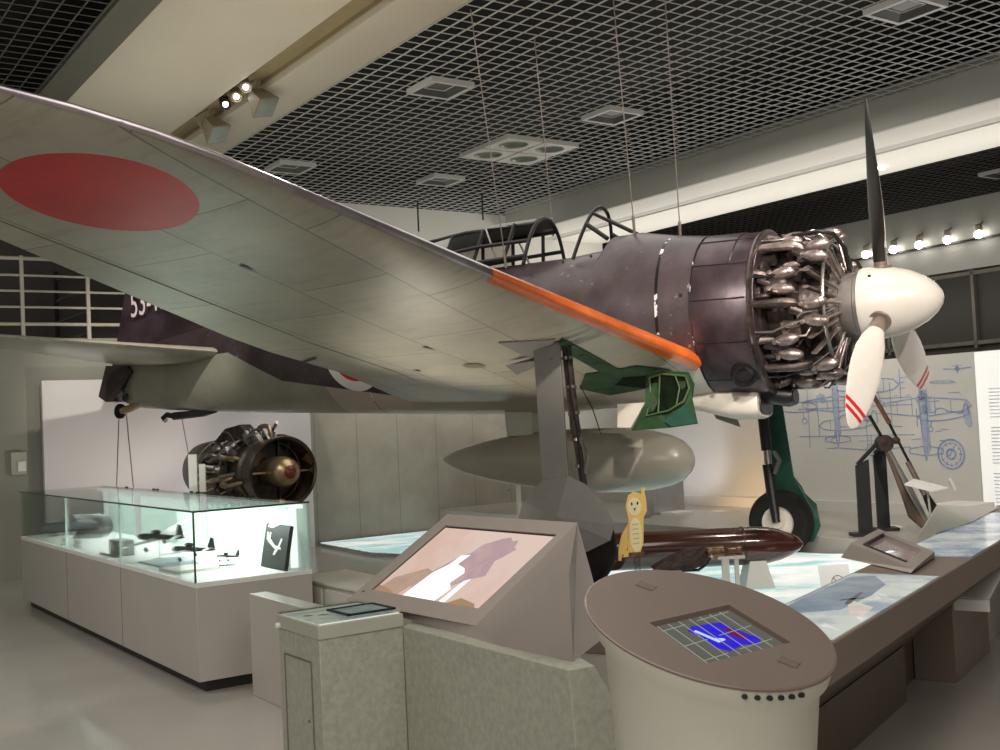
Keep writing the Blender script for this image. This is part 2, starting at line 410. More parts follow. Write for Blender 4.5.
# end wall: low part under the gallery, full height further right
w = MB(); w.rbox(AW, AW + .2, -6, 4.9, 0, 2.74); struct(w.build('wall_end', M_LWALL, smooth=0))
w = MB(); w.rbox(AW, AW + .2, 4.9, 10.35, 0, 2.9); struct(w.build('wall_concrete', M_CONC, smooth=0))
w = MB(); w.rbox(AW, AW + .2, 4.9, 11.5, 2.9, ZC); w.rbox(AW, AW + .2, 10.35, 11.5, 0, 2.9); w.rbox(21.8, 22, 11.3, 16, 0, ZC); struct(w.build('wall_upper', M_WHITE, smooth=0))
w = MB(); w.rbox(AW + 1.9, AW + 2.0, -6, 5.1, 2.4, ZC + .6); w.rbox(AW + .2, AW + 1.9, 4.9, 5.1, 2.74, ZC + .6); w.rbox(AW + .2, AW + 1.9, -6, 4.9, 2.6, 2.74)
struct(w.build('wall_gallery', M_UPPER, smooth=0))
w = MB(); w.rbox(-6, AW, 10.35, 10.5, 0, 2.0)
wr = struct(w.build('wall_right', M_RWALL, smooth=0))
w = MB(); w.rbox(-6, AW, 10.26, 10.35, .33, .45); struct(w.build('baseboard_right', M_RWALL, smooth=0))
w = MB(); w.rbox(-6, 22, 15.78, 15.95, 0, 3.52); struct(w.build('wall_far', M_DARK, smooth=0))
w = MB(); w.rbox(-6, 22, 15.72, 15.78, 3.97, ZC); w.rbox(-6, 22, 15.76, 15.80, 3.52, 3.95); struct(w.build('wall_far_soffit', M_BEAM, smooth=0))
w = MB(); w.rbox(-6, 22, 15.70, 15.76, 3.945, 3.972)
struct(w.build('trim_1', M_BLACK, smooth=0))
# upper glazed frames on the far wall
w = MB()
for a in (3.6, 5.2, 6.8, 8.35, 9.95, 11.5):
    w.rbox(a, a + .05, 15.70, 15.78, 2.3, 3.5)
for z in (2.35, 3.42): w.rbox(3, 12.5, 15.70, 15.78, z, z + .06)
struct(w.build('trim_2', mk('dim bronze frame', (.14, .125, .10), .5), smooth=0))

# ceilings: soffit bands
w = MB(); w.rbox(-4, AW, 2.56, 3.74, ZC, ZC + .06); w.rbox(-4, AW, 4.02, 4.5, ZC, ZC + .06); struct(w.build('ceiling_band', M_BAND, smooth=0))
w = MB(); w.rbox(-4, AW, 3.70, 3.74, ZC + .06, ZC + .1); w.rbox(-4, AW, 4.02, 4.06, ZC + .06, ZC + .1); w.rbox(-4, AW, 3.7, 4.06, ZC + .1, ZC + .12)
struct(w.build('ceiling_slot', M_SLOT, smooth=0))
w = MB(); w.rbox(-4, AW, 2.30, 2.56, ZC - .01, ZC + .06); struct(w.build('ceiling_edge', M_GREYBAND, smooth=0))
w = MB(); w.rbox(-4, AW, 9.64, 9.70, 4.27, ZC + .1); struct(w.build('ceiling_beam', M_BEAM, smooth=0))
w = MB(); w.rbox(-4, AW, 9.70, 10.28, 4.27, 4.31); w.rbox(-4, AW, 10.52, 11.5, 4.27, 4.31); w.rbox(-4, AW, 11.44, 11.5, 4.31, ZC + .1)
struct(w.build('ceiling_beam_underside', M_WHITE, smooth=0))
w = MB(); w.rbox(-4, AW, 10.28, 10.52, 4.285, 4.31); struct(w.build('ceiling_beam_slot', M_BEAM, smooth=0))
w = MB(); w.rbox(-4, 22, -7, 16, ZC + .55, ZC + .6); w.rbox(AW, AW + .1, -7, 11.5, ZC, ZC + .55); w.rbox(21.8, 22, 11.3, 16, ZC, ZC + .55); w.rbox(-4, 22, 15.75, 15.95, ZC, ZC + .55); w.rbox(-4, 22, -7, -6.9, ZC, ZC + .55); w.rbox(-4, -3.9, -6.9, 15.75, ZC, ZC + .55)
struct(w.build('ceiling', M_PLENUM, smooth=0))
def grid(a0, a1, b0, b1, mat, h=.010, t=.0075, p=.148, name='ceiling_grid'):
    w = MB(); b = b0
    while b < b1:
        w.rbox(a0, a1, b - t / 2, b + t / 2, ZC, ZC + h); b += p
    a = a0
    while a < a1:
        w.rbox(a - t / 2, a + t / 2, b0, b1, ZC + .002, ZC + h - .002); a += p
    return struct(w.build(name, mat, smooth=0))
grid(2.2, AW, 4.52, 9.64, M_GRID)
grid(3.5, AW, 0.2, 2.30, mk('dim grid', (.10, .10, .085), .5), t=.007, name='ceiling_grid_left')
grid(3.5, 21.8, 11.5, 15.72, mk('dark grid', (.09, .09, .08), .6), t=.007, name='ceiling_grid_right')

# ceiling lamps
def downlight(a, b, s, label):
    t = thing('recessed_downlight', R(a, b, ZC - .05), label, 'ceiling lamp', 'square recessed ceiling lamps')
    h = s / 2; f = MB(); e = .035
    for (p, q, r_, u) in ((-h, h, -h, -h + e), (-h, h, h - e, h), (-h, -h + e, -h + e, h - e), (h - e, h, -h + e, h - e)):
        f.rbox(a + p, a + q, b + r_, b + u, ZC - .05, ZC - .001)
    f.build('frame', M_LAMPF, t, smooth=0)
    i = h - e; k = i * .55; g = MB()
    c0 = [R(a - i, b - i, ZC - .045), R(a + i, b - i, ZC - .045), R(a + i, b + i, ZC - .045), R(a - i, b + i, ZC - .045)]
    c1 = [R(a - k, b - k, ZC - .006), R(a + k, b - k, ZC - .006), R(a + k, b + k, ZC - .006), R(a - k, b + k, ZC - .006)]
    g.loft([c0, c1], cap=False); g.poly(c1)
    g.build('reflector', M_LAMPD, t, smooth=0)
    rim = MB()
    for i_ in range(4): rim.bar(c1[i_], c1[(i_ + 1) % 4], .012, .012)
    rim.build('inner_rim', M_LAMPF, t, smooth=0)
    return t
downlight(8.55, 5.38, .45, 'square recessed ceiling lamp nearest the track slot, above the wing')
downlight(8.59, 7.45, .45, 'square recessed ceiling lamp to the right of the four-lamp panel')
downlight(11.91, 5.40, .45, 'square recessed ceiling lamp furthest left, just above the wing edge')
downlight(11.84, 7.39, .45, 'square recessed ceiling lamp behind the four-lamp panel near the end wall')
downlight(5.22, 7.57, .45, 'square recessed ceiling lamp at the top edge, above the propeller')
downlight(8.55, 14.34, .45, 'square recessed ceiling lamp beyond the long beam at the right edge')
t = thing('four_lamp_panel', R(10.18, 7.41, ZC - .03), 'white square ceiling panel with four round lamps in the grid', 'ceiling lamp')
f = MB(); hc = .235
lamps = [(10.18 + sa * .25, 7.41 + sb * .25) for sa in (-1, 1) for sb in (-1, 1)]
n = 32; rr = .165
for (a, b) in lamps:
    ring = [(rr * cos(2 * pi * k / n), rr * sin(2 * pi * k / n)) for k in range(n)]
    sq = []
    for x, y in ring:
        m_ = max(abs(x), abs(y)); sq.append((x / m_ * hc, y / m_ * hc))
    lo = [R(a + x, b + y, ZC - .05) for x, y in sq]; li = [R(a + x, b + y, ZC - .05) for x, y in ring]
    f.loft([[R(a + x, b + y, ZC - .001) for x, y in sq], lo, li, [R(a + x, b + y, ZC - .02) for x, y in ring]], cap=False)
f.build('frame', M_LAMPF, t, smooth=0)
for (a, b) in lamps:
    MB().lathe([(0, rr), (.02, rr * .95), (.036, rr * .6), (.04, .01)], R(a, b, ZC - .044), (0, 0, 1), 24, cap=False).build('lamp', M_LAMPL, t)
t = tag(MB().lathe([(0, .04), (.03, .045)], R(8.1, 11.1, 4.245), (0, 0, 1), 16).build('recessed_spot', M_BULB), 'small lit round spot set in the white beam underside', 'ceiling lamp')

# spot lamps in the left slot
for (a, b) in ((9.83, 3.83), (9.56, 3.83), (9.26, 3.80)):
    t = thing('track_spotlight', R(a, b, ZC - .06),
              {9.83: 'dark-rimmed small spotlight lowest of three in the ceiling slot', 9.56: 'bright small spotlight in the middle of three in the ceiling slot', 9.26: 'bright small spotlight topmost of three in the ceiling slot'}[a], 'spotlight', 'small spotlights in the ceiling slot')
    d = (V(.35, -1, -.75)).normalized(); c = R(a, b, ZC - .01)
    MB().lathe([(-.09, .02), (-.085, .05), (.07, .052), (.07, .045), (.05, .042), (.05, .001)], c, d, 20, cap=False).build('housing', M_BLACKM if a > 9.7 else M_CAN, t)
    MB().lathe([(.052, .026), (.056, .02), (.058, .002)], c, d, 20).build('lens', M_BULB, t)
    MB().tube([c, R(a, b, ZC + .1)], .012).build('stem', M_CAN, t)
for (a, b, l) in ((9.36, 3.98, 'square tan floodlight hanging from the ceiling slot above the three spotlights'), (10.40, 3.93, 'square tan floodlight in the ceiling slot next to the wing edge')):
    t = thing('track_floodlight', R(a, b, ZC - .2), l, 'spotlight', 'square floodlights in the ceiling slot')
    c = R(a, b, ZC - .10); d = V(.55, -.3, -.75).normalized(); u = d.orthogonal().normalized(); q = d.cross(u)
    bx = MB(); s0, s1 = .06, .11
    bx.loft([[c - d * .1 + u * s0 * x + q * s0 * y for x, y in ((-1, -1), (1, -1), (1, 1), (-1, 1))], [c + d * .1 + u * s1 * x + q * s1 * y for x, y in ((-1, -1), (1, -1), (1, 1), (-1, 1))]])
    bx.build('housing', M_CAN, t, smooth=0, bevel=.006)
    g = MB(); g.poly([c + d * .102 + u * .098 * x + q * .098 * y for x, y in ((-1, -1), (1, -1), (1, 1), (-1, 1))]); g.build('lens', M_LAMPL, t, smooth=0)
    MB().tube([c - d * .08, R(a, b, ZC + .1)], .015).build('stem', M_CAN, t)
    bk = MB(); bk.tube([c + u * .13, c + u * .14 - d * .1 + V(0, 0, .06), c - d * .1 + V(0, 0, .12)], .008, 6); bk.build('bracket', M_CAN, t)

# row of globe spots along the far soffit
names = ['leftmost globe lamp of the row, seen between engine and propeller', 'globe lamp half hidden behind the upright propeller blade', 'globe lamp first to the right of the upright propeller blade', 'globe lamp second to the right of the upright propeller blade', 'globe lamp at the right end of the row beside the frame edge']
for i, a in enumerate((11.80, 11.26, 10.78, 10.28, 9.75)):
    t = thing('globe_lamp', R(a, 15.6, 3.93), names[i], 'spotlight', 'globe lamps along the far soffit')
    MB().ell(R(a, 15.6, 4.0), (.064, .064, .064), 16, 10).build('globe', M_BULB, t)
    MB().lathe([(0, .05), (.08, .05), (.10, .02)], R(a, 15.62, 4.06), (0, 0, 1), 16).build('cap', M_CAN, t)
    MB().tube([R(a, 15.62, 4.12), R(a, 15.73, 4.2)], .014, 6).build('arm', M_CAN, t)

# hanger rods dropping from the grid
for i, (a, b, z0) in enumerate(((13.2, 7.85, 4.18), (12.5, 8.45, 4.25))):
    tag(MB().tube([R(a, b, z0), R(a, b, 4.66)], .012, 6).build('hanger_rod', M_DIMWIRE), ['short dark rod hanging from the grid at the end wall, left of the other', 'short dark rod hanging from the grid, right of the other and above the canopy'][i], 'rod', 'dark ceiling rods')

# gallery railing
t = thing('gallery_railing', R(AW - .06, 2.4, 2.74), 'off-white horizontal bar railing of the gallery above the left wall', 'railing')
for z, r_ in ((3.65, .022), (3.455, .014), (3.275, .014), (3.09, .014), (2.895, .02)):
    MB().tube([R(AW - .06, -3, z), R(AW - .06, 4.88, z)], r_, 8).build('rail', M_RAIL, t)
for b in (.6, 1.33, 2.06, 2.79, 3.52, 4.25):
    MB().box(-.02, .02, -.02, .02, 0, .96).xf(Matrix.Translation(R(AW - .06, b, 2.72)) @ Matrix.Rotation(radians(34.56), 4, 'Z')).build('post', M_RAIL, t, smooth=0)
t = thing('wall_rack', R(AW + 1.5, 3.4, 2.76), 'dark stepped bracket frame on the gallery wall behind the railing', 'rack')
MB().bar(R(AW + 1.6, 3.55, 2.75), R(AW + 1.6, 3.55, 3.75), .04, .04).build('post', M_BLACKM, t, smooth=0)
for z in (2.8, 3.08, 3.36, 3.64): MB().bar(R(AW + 1.6, 3.55, z), R(AW + 1.45, 3.95, z + .16), .05, .03).build('bracket', M_BLACKM, t, smooth=0)

# white partition board and wall phone
tag(MB().rbox(AW - .16, AW - .08, 2.95, 6.26, 0, 2.24).build('partition_board', M_PART, bevel=.006), 'large white partition board behind the tail and the jet engine', 'board')
t = thing('wall_intercom', R(AW - .03, 2.70, 1.15), 'small cream intercom box on the left wall', 'intercom')
MB().rbox(AW - .06, AW, 2.62, 2.79, 1.18, 1.44).build('case', M_CREAM, t, bevel=.008)
MB().rbox(AW - .075, AW - .06, 2.69, 2.775, 1.22, 1.33).build('cover', M_WPLAS, t, smooth=0)

# ink drawing on the right partition (flat, printed on the wall)
def ink(pts, w_, mb, closed=False):
    P = [R(a, 10.346, z) for a, z in pts]
    k = len(P)
    for i in range(k if closed else k - 1): mb.bar(P[i], P[(i + 1) % k], w_, .002, up=ER)
d = MB()
def planview(ca, cz, s):       # aircraft from above, nose up the wall
    fus = [(0, 1.0), (.07, .8), (.10, .5), (.09, 0), (.04, -.8), (0, -1.0)]
    L = [(ca + x * s, cz + y * s) for x, y in fus]; Rr = [(ca - x * s, cz + y * s) for x, y in fus]
    ink(L, .012, d); ink(Rr, .012, d)
    for k in (-1, 1):
        ink([(ca + k * x * s, cz + y * s) for x, y in ((.1, .45), (1.1, .35), (1.2, .22), (1.05, .12), (.1, .02))], .012, d)
        ink([(ca + k * x * s, cz + y * s) for x, y in ((.05, -.66), (.42, -.72), (.44, -.82), (.04, -.88))], .010, d)
        ink([(ca + k * x * s, cz + y * s) for x, y in ((.3, .42), (.3, .03))], .006, d)
        ink([(ca + k * x * s, cz + y * s) for x, y in ((.7, .38), (.7, .07))], .006, d)
def sideview(ca, cz, s, k=1):
    ink([(ca + k * x * s, cz + y * s) for x, y in ((-1, 0), (-.85, .12), (-.6, .15), (-.3, .16), (-.2, .28), (0, .29), (.25, .17), (.75, .1), (.85, .38), (.97, .34), (1, .05), (.6, -.06), (0, -.14), (-.6, -.14), (-.85, -.1))], .011, d, True)
    ink([(ca + k * x * s, cz + y * s) for x, y in ((-1.02, .32), (-1.02, -.32))], .008, d)
    ink([(ca + k * x * s, cz + y * s) for x, y in ((-.6, .15), (-.6, -.14))], .006, d)
    ink([(ca + k * x * s, cz + y * s) for x, y in ((-.45, -.14), (-.5, -.38))], .009, d)
    ink([(ca + k * (-.5 + .09 * cos(q)) * s, cz + (-.42 + .09 * sin(q)) * s) for q in [2 * pi * i / 14 for i in range(14)]], .008, d, True)
def frontview(ca, cz, s):
    ink([(ca - s, cz + .06 * s), (ca - .12 * s, cz), (ca + .12 * s, cz), (ca + s, cz + .06 * s)], .010, d)
    ink([(ca + .13 * s * cos(q), cz + .13 * s * sin(q)) for q in [2 * pi * i / 16 for i in range(16)]], .010, d, True)
    ink([(ca, cz - .3 * s), (ca, cz + .34 * s)], .006, d); ink([(ca - .32 * s, cz + .2 * s), (ca + .34 * s, cz + .2 * s)], .005, d)
planview(7.22, 1.36, .46); planview(8.35, 1.45, .40)
sideview(7.0, 1.36, .30, -1); sideview(8.0, 1.72, .50); sideview(8.2, 1.30, .40, -1); frontview(6.80, 1.84, .16); frontview(7.9, 1.02, .5)
sideview(9.0, 1.52, .38)
for z in (1.58, 1.50, 1.18): ink([(7.35, z), (8.9, z)], .008, d)
for a in (7.62, 7.95, 8.75): ink([(a, 1.05), (a, 1.75)], .006, d)
for i in range(26):
    a = 6.72 + random.random() * 1.7; z = 1.0 + random.random() * .9; l = .04 + random.random() * .12
    ink([(a, z), (a + l, z + random.uniform(-.01, .01))], .007, d)
d.build('line_drawing', M_BLUEINK, wr, smooth=0)
d = MB()
for i in range(7):   # shaded pieces of the drawing
    a, z, x, y = ((7.22, 1.36, .06, .42), (7.22, 1.52, .09, .12), (6.72, 1.38, .05, .14), (8.35, 1.5, .05, .36), (7.0, 1.72, .18, .02), (7.95, 1.42, .04, .10), (8.55, 1.62, .07, .06))[i]
    d.poly([R(a - x, 10.345, z - y * .8), R(a - x * .3, 10.345, z - y), R(a + x * .5, 10.345, z - y * .7), R(a + x, 10.345, z + y * .3), R(a + x * .2, 10.345, z + y), R(a - x * .7, 10.345, z + y * .5)])
d.build('tone_patch', mk('soft blue tone', (.26, .32, .46), .6, c2=(.40, .43, .48), scale=20.), wr, smooth=0)
d = MB(); ca, cz = 6.93, .97
for r_, w_ in ((.15, .02), (.115, .006), (.05, .02)):
    ink([(ca + r_ * cos(2 * pi * i / 40), cz + r_ * sin(2 * pi * i / 40)) for i in range(40)], w_, d, True)
for i in range(12):
    q = 2 * pi * i / 12; ink([(ca + .09 * cos(q), cz + .09 * sin(q)), (ca + .125 * cos(q), cz + .125 * sin(q))], .010, d)
ink([(ca + .02, cz - .02), (ca - .04, cz + .08)], .012, d); ink([(ca, cz), (ca + .06, cz - .03)], .012, d)
d.build('dial_drawing', M_BLUEINK, wr, smooth=0)
t = thing('text_panel', R(6.1, 10.32, .35), 'tall white text panel at the right edge beside the line drawing', 'panel')
MB().rbox(5.4, 6.57, 10.30, 10.345, .35, 1.99).build('board', mk('luminous white board', (.92, .92, .90), .5, var=.01, emit=.35), t, smooth=0)
d = MB()
for k in range(40):
    z = 1.62 - k * .035
    if k in (9, 10, 22, 23): continue
    d.bar(R(6.44, 10.298, z), R(5.7 + random.random() * .2, 10.298, z), .012, .002, up=ER)
d.build('text_lines', M_GREYINK, t, smooth=0)
# ------------------------------------------------------------------ the fighter aeroplane
AC = thing('fighter_aircraft', (3.2281, 8.0778, 2.2759), 'dark propeller fighter aircraft with grey green wings and uncowled radial engine', 'aircraft', rot=(-.061478, -.008228, -.550241))
def part(mb, name, mat, parent=None, **k): return mb.build(name, mat, parent or AC, world=False, **k)
def sec(x, zt, zb, hw, n=40, e=2.15):
    zc = (zt + zb) / 2; h = (zt - zb) / 2; P = []
    for k in range(n):
        q = 2 * pi * k / n; c, s_ = cos(q), sin(q)
        P.append(V(x, hw * abs(c) ** (2 / e) * (1 if c > 0 else -1), zc + h * abs(s_) ** (2 / e) * (1 if s_ > 0 else -1)))
    return P
FS = [(-1.70, .665, -.625, .615), (-1.95, .70, -.635, .60), (-2.3, .775, -.65, .585), (-2.52, .775, -.655, .565), (-2.60, .675, -.66, .555), (-3.0, .65, -.67, .535), (-3.4, .655, -.67, .51), (-4.0, .66, -.645, .48),
      (-4.6, .64, -.61, .45), (-5.2, .60, -.575, .41), (-5.8, .565, -.54, .36), (-6.4, .53, -.505, .30), (-7.0, .50, -.465, .235), (-7.5, .47, -.43, .18), (-8.0, .44, -.39, .13), (-8.4, .40, -.35, .085)]
f = MB(); f.loft([sec(*s_) for s_ in FS]); part(f, 'fuselage', M_FUS)
f = MB(); f.loft([sec(x, zt, zb, hw, e=2.0) for x, zt, zb, hw in ((-1.22, .62, -.615, .60), (-1.26, .645, -.64, .625), (-1.40, .645, -.64, .625), (-1.41, .655, -.645, .63), (-1.72, .668, -.628, .618))])
cw = part(f, 'cowling', M_COWL)
rg = MB(); rg.lathe([(0, .60), (0, .650), (.02, .655), (.03, .64), (.03, .60)], (-1.255, 0, 0), (1, 0, 0), 48, cap=False); part(rg, 'cowl_flange', M_DARKM, cw)
bk = MB(); bk.lathe([(0, .02), (.01, .6)], (-1.23, 0, 0), (1, 0, 0), 40, cap=False); part(bk, 'bulkhead', M_BLACKM, cw)
ex = MB(); ex.lathe([(.0, .07), (0, .10), (.045, .095), (.045, .07), (-.1, .07)], (-1.38, -.40, -.49), (.45, -.75, -.55), 20, cap=False); part(ex, 'exhaust_outlet', M_BLACKM, cw)
ex = MB(); ex.lathe([(-.1, .06), (.02, .068), (0.02, .001)], (-1.38, -.40, -.49), (.45, -.75, -.55), 20, cap=False); part(ex, 'exhaust_opening', M_BLACK, cw)
for th in (-2.55, -2.0, -1.5, -1.05, -.6, .3):
    m = MB(); m.tube([(-1.27, .632 * sin(th), .005 + .648 * cos(th)), (-1.40, .633 * sin(th), .005 + .652 * cos(th)), (-1.71, .621 * sin(th), .02 + .650 * cos(th))], .004, 5); part(m, 'cowl_seam', M_BLACK, cw)
# small holes and patches on the side
hl = MB()
for x, z, r_ in ((-1.62, -.49, .022), (-1.86, -.46, .010), (-1.78, .12, .014), (-2.9, .55, .012), (-2.65, .57, .012)):
    y = -.60 * sqrt(max(0, 1 - (z / .70) ** 2)) - .012
    hl.lathe([(0, r_), (.012, r_)], (x, y, z), (0, -1, .3 * z / .6), 14)
part(hl, 'port_hole', M_BLACK)

# intake scoop under the nose
f = MB(); f.loft([sec(x, zt, zb, hw, 24, 3.2) for x, zt, zb, hw in ((-1.36, -.60, -.80, .19), (-1.40, -.59, -.815, .20), (-1.6, -.56, -.81, .20), (-1.85, -.55, -.74, .17), (-2.2, -.55, -.66, .10))])
sc = part(f, 'oil_cooler_scoop', M_PALE)
f = MB(); f.loft([sec(-1.352, -.625, -.785, .155, 20, 3.2), sec(-1.345, -.63, -.78, .15, 20, 3.2)]); part(f, 'scoop_opening', M_BLACK, sc)
f = MB(); f.loft([sec(-1.12, -.59, -.72, .10, 20), sec(-1.17, -.575, -.735, .115, 20), sec(-1.35, -.53, -.70, .12, 20)]); sc2 = part(f, 'carburettor_intake', M_BLACKM)
f = MB(); f.loft([sec(-1.118, -.605, -.71, .085, 18), sec(-1.114, -.607, -.708, .08, 18)]); part(f, 'intake_mouth', M_BLACK, sc2)

# ---- engine
EN = MB(); EN.lathe([(-1.24, .50), (-1.20, .50), (-1.18, .40), (-1.03, .40), (-1.01, .47), (-.97, .47), (-.95, .36), (-.78, .34), (-.74, .25), (-.70, .24)], (0, 0, 0), (1, 0, 0), 32); ENG = part(EN, 'engine', M_DARKM)
def ring_pt(x, r_, th, tn=0.): return V(x, r_ * sin(th) + tn * cos(th), r_ * cos(th) - tn * sin(th))
gb = MB(); gb.lathe([(-.76, .29), (-.72, .29), (-.70, .235), (-.66, .245), (-.60, .245), (-.595, .19), (-.57, .17)], (0, 0, 0), (1, 0, 0), 32); part(gb, 'gearbox', M_GREYM, ENG)
def cylinder_mesh():
    c = MB(); prof = [(.28, .075)]
    r_ = .30
    while r_ < .475: prof += [(r_, .068), (r_ + .002, .092), (r_ + .007, .092), (r_ + .009, .068)]; r_ += .0155
    prof += [(.485, .08), (.50, .088), (.545, .078), (.56, .04)]
    c.lathe(prof, (0, 0, 0), (0, 0, 1), 18)
    for s_ in (-1, 1):
        c.ell((.055, s_ * .062, .555), (.098, .046, .05), 12, 8, 1, Matrix.Rotation(radians(8) * s_, 3, 'Z'))
        c.ell((.10, s_ * .066, .572), (.032, .028, .028), 10, 6, 1)
        c.lathe([(0, .018), (.02, .018), (.022, .010)], (-.03, s_ * .065, .575), (0, 0, 1), 8, mi=1)
        c.box(-.06, .05, s_ * .055 - .010, s_ * .055 + .010, .50, .545, 1)
    c.tube([(-.04, .0, .53), (-.11, .03, .55), (-.16, .06, .50), (-.17, .07, .40)], .036, 10)
    for k in range(5): c.box(-.085, .02, -.085, .085, .495 + k * .010, .498 + k * .010)
    c.tube([(.02, -.03, .48), (.09, -.05, .46), (.12, -.03, .40)], .010, 6, mi=1)
    return c
first = None
for row, (xr, off) in enumerate(((-.84, 0.), (-1.07, pi / 7))):
    for k in range(7):
        th = 2 * pi * k / 7 + off + .05
        if first is None: first = part(cylinder_mesh(), 'cylinder', [M_DARKM, M_PINKM], ENG)
        o = first
        if row or k: o = first.copy(); col.objects.link(o)
        # mesh z axis -> radial: rotate about X by -th
        o.location = (xr, 0, 0); o.rotation_euler = (-th, 0, 0)
pr = None; xp = None
for row, (xr, off) in enumerate(((-.84, 0.), (-1.07, pi / 7))):
    for k in range(7):
        th = 2 * pi * k / 7 + off + .05
        for s_ in (-1, 1):
            if pr is None:
                pr = part(MB().tube([(.16, -.035, .27), (.105, -.066, .56)], .012, 8), 'pushrod_tube', M_PINKM, ENG); o = pr
            else: o = pr.copy(); col.objects.link(o)
            o.location = (xr, 0, 0); o.rotation_euler = (-th, 0, 0); o.scale = (1 if row == 0 else 2.2, s_, 1)
        m = MB()
        m.tube([(xr - .03, .045, .51), (xr - .09, .075, .555), (xr - .16, .085, .57), (-1.20, .09 + .02 * row, .575), (-1.25, .10, .56)], [.024, .034, .040, .030, .036], 10)
        o = part(m, 'exhaust_pipe', M_DARKM if k % 3 else M_PINKM, ENG); o.rotation_euler = (-th, 0, 0)
# baffle boxes, brackets, wires filling the gaps
for k in range(14):
    th = 2 * pi * (k + .5) / 14 + .05
    m = MB(); x = -.99 if k % 2 else -1.2
    m.box(x - .07, x + .07, -.05, .05, .43, .50); m.ell((x + .02, .03, .52), (.07, .028, .03), 10, 6); m.lathe([(0, .02), (.05, .02)], (x - .03, -.02, .50), (0, 0, 1), 8)
    m.tube([(x - .1, -.05, .545), (x + .12, -.045, .55), (x + .15, 0, .52), (x + .16, .03, .44)], .011, 6)
    o = part(m, 'accessory', M_PINKM if k % 2 else M_DARKM, ENG); o.rotation_euler = (-th, 0, 0)
for k in range(9):
    th = 2 * pi * k / 9 + .2; m = MB()
    m.tube([(-.72, 0, .46), (-.80, .03, .50), (-.95, .02, .585), (-1.1, -.03, .592), (-1.24, -.02, .60)], .009, 6)
    m.tube([(-.70, .08, .44), (-.86, .09, .60), (-.90, .06, .60)], .008, 6)
    o = part(m, 'ignition_lead', M_BLACKM if k % 2 else M_STEEL, ENG); o.rotation_euler = (-th, 0, 0)
rg = MB(); n = 64
rg.tube([ring_pt(-.735, .505, 2 * pi * k / n) for k in range(n + 1)], .014, 8, cap=False); part(rg, 'collector_ring', M_STEEL, ENG)
for th in (-.5, 0.75, 2.6):
    m = MB(); m.tube([ring_pt(-1.0, .60, th), ring_pt(-.80, .61, th), ring_pt(-.70, .57, th + .04), ring_pt(-.64, .44, th + .08), ring_pt(-.64, .27, th + .1)], .016, 8); part(m, 'hose', M_BLACKM, ENG)
for k in range(14):
    th = 2 * pi * k / 14; m = MB(); m.tube([ring_pt(-.735, .50, th), ring_pt(-.71, .30, th + .07)], .007, 6); part(m, 'ring_strut', M_STEEL, ENG)

# ---- propeller
PRP = MB(); PRP.lathe([(-.565, .245), (-.565, .266), (-.54, .273), (-.45, .270), (-.33, .252), (-.22, .218), (-.12, .165), (-.05, .105), (-.012, .05), (0, .004)], (0, 0, 0), (1, 0, 0), 48)
SP = part(PRP, 'spinner', M_PROPW)
m = MB(); m.lathe([(0, .25), (.03, .25)], (-.595, 0, 0), (1, 0, 0), 40); part(m, 'spinner_backplate', M_GREYM, SP)
m = MB()
for th in (1.2, 3.3, 5.4): m.lathe([(0, .012), (.006, .012)], ring_pt(-.47, .270, th), ring_pt(0, 1, th), 12)
part(m, 'access_hole', M_BLACK, SP)
def blade_mesh():
    b = MB(); st = [(.16, .10, .10, 52), (.30, .105, .10, 50), (.40, .125, .085, 47), (.52, .195, .055, 42), (.70, .255, .038, 36), (.90, .275, .028, 31), (1.10, .262, .021, 27), (1.28, .215, .016, 25), (1.40, .160, .012, 23.5), (1.47, .105, .009, 23), (1.51, .055, .006, 22.5), (1.525, .010, .003, 22)]
    rings = []; n = 20
    for r_, c, th, pit in st:
        p = radians(pit); ch = V(sin(p), -cos(p), 0); nm = V(cos(p), sin(p), 0); ring = []
        for k in range(n):
            q = 2 * pi * k / n; ring.append(V(0, 0, r_) + ch * (c / 2 * cos(q)) + nm * (th / 2 * sin(q)))
        rings.append(ring)
    rid = []
    for k in range(len(rings) - 1):
        rm = (st[k][0] + st[k + 1][0]) / 2
        for i in range(n):
            front = sin(2 * pi * (i + .5) / n) > 0
            mi = (2 if rm < .45 else 0) if front else (2 if rm < .25 else 1)
            b.add([rings[k][i], rings[k][(i + 1) % n], rings[k + 1][(i + 1) % n], rings[k + 1][i]], [(0, 1, 2, 3)], mi)
    b.poly(rings[-1], 1); b.poly(rings[0][::-1], 2)
    # weld
    key = {}; nv = []; mp = []
    for v in b.v:
        kk = (round(v.x, 5), round(v.y, 5), round(v.z, 5))
        if kk not in key: key[kk] = len(nv); nv.append(v)
        mp.append(key[kk])
    b.v = nv; b.f = [tuple(mp[i] for i in f) for f in b.f]
    return b
def stripe_mesh():
    b = MB()
    for r0, r1 in ((1.285, 1.325), (1.365, 1.40)):
        for rr in ((r0, r1),):
            def at(r_, k):
                c = .215 + (r_ - 1.28) / .12 * (.160 - .215); th = .0165; p = radians(25 - (r_ - 1.28) / .12 * 1.5)
                ch = V(sin(p), -cos(p), 0); nm = V(cos(p), sin(p), 0); q = pi * k / 12
                return V(0, 0, r_) + ch * (c / 2 * cos(q) * 1.0) + nm * (th / 2 * sin(q) + .0022)
            for k in range(12): b.add([at(r0, k), at(r0, k + 1), at(r1, k + 1), at(r1, k)], [(0, 1, 2, 3)])
    return b
TH0 = -.161
bl = st_ = None
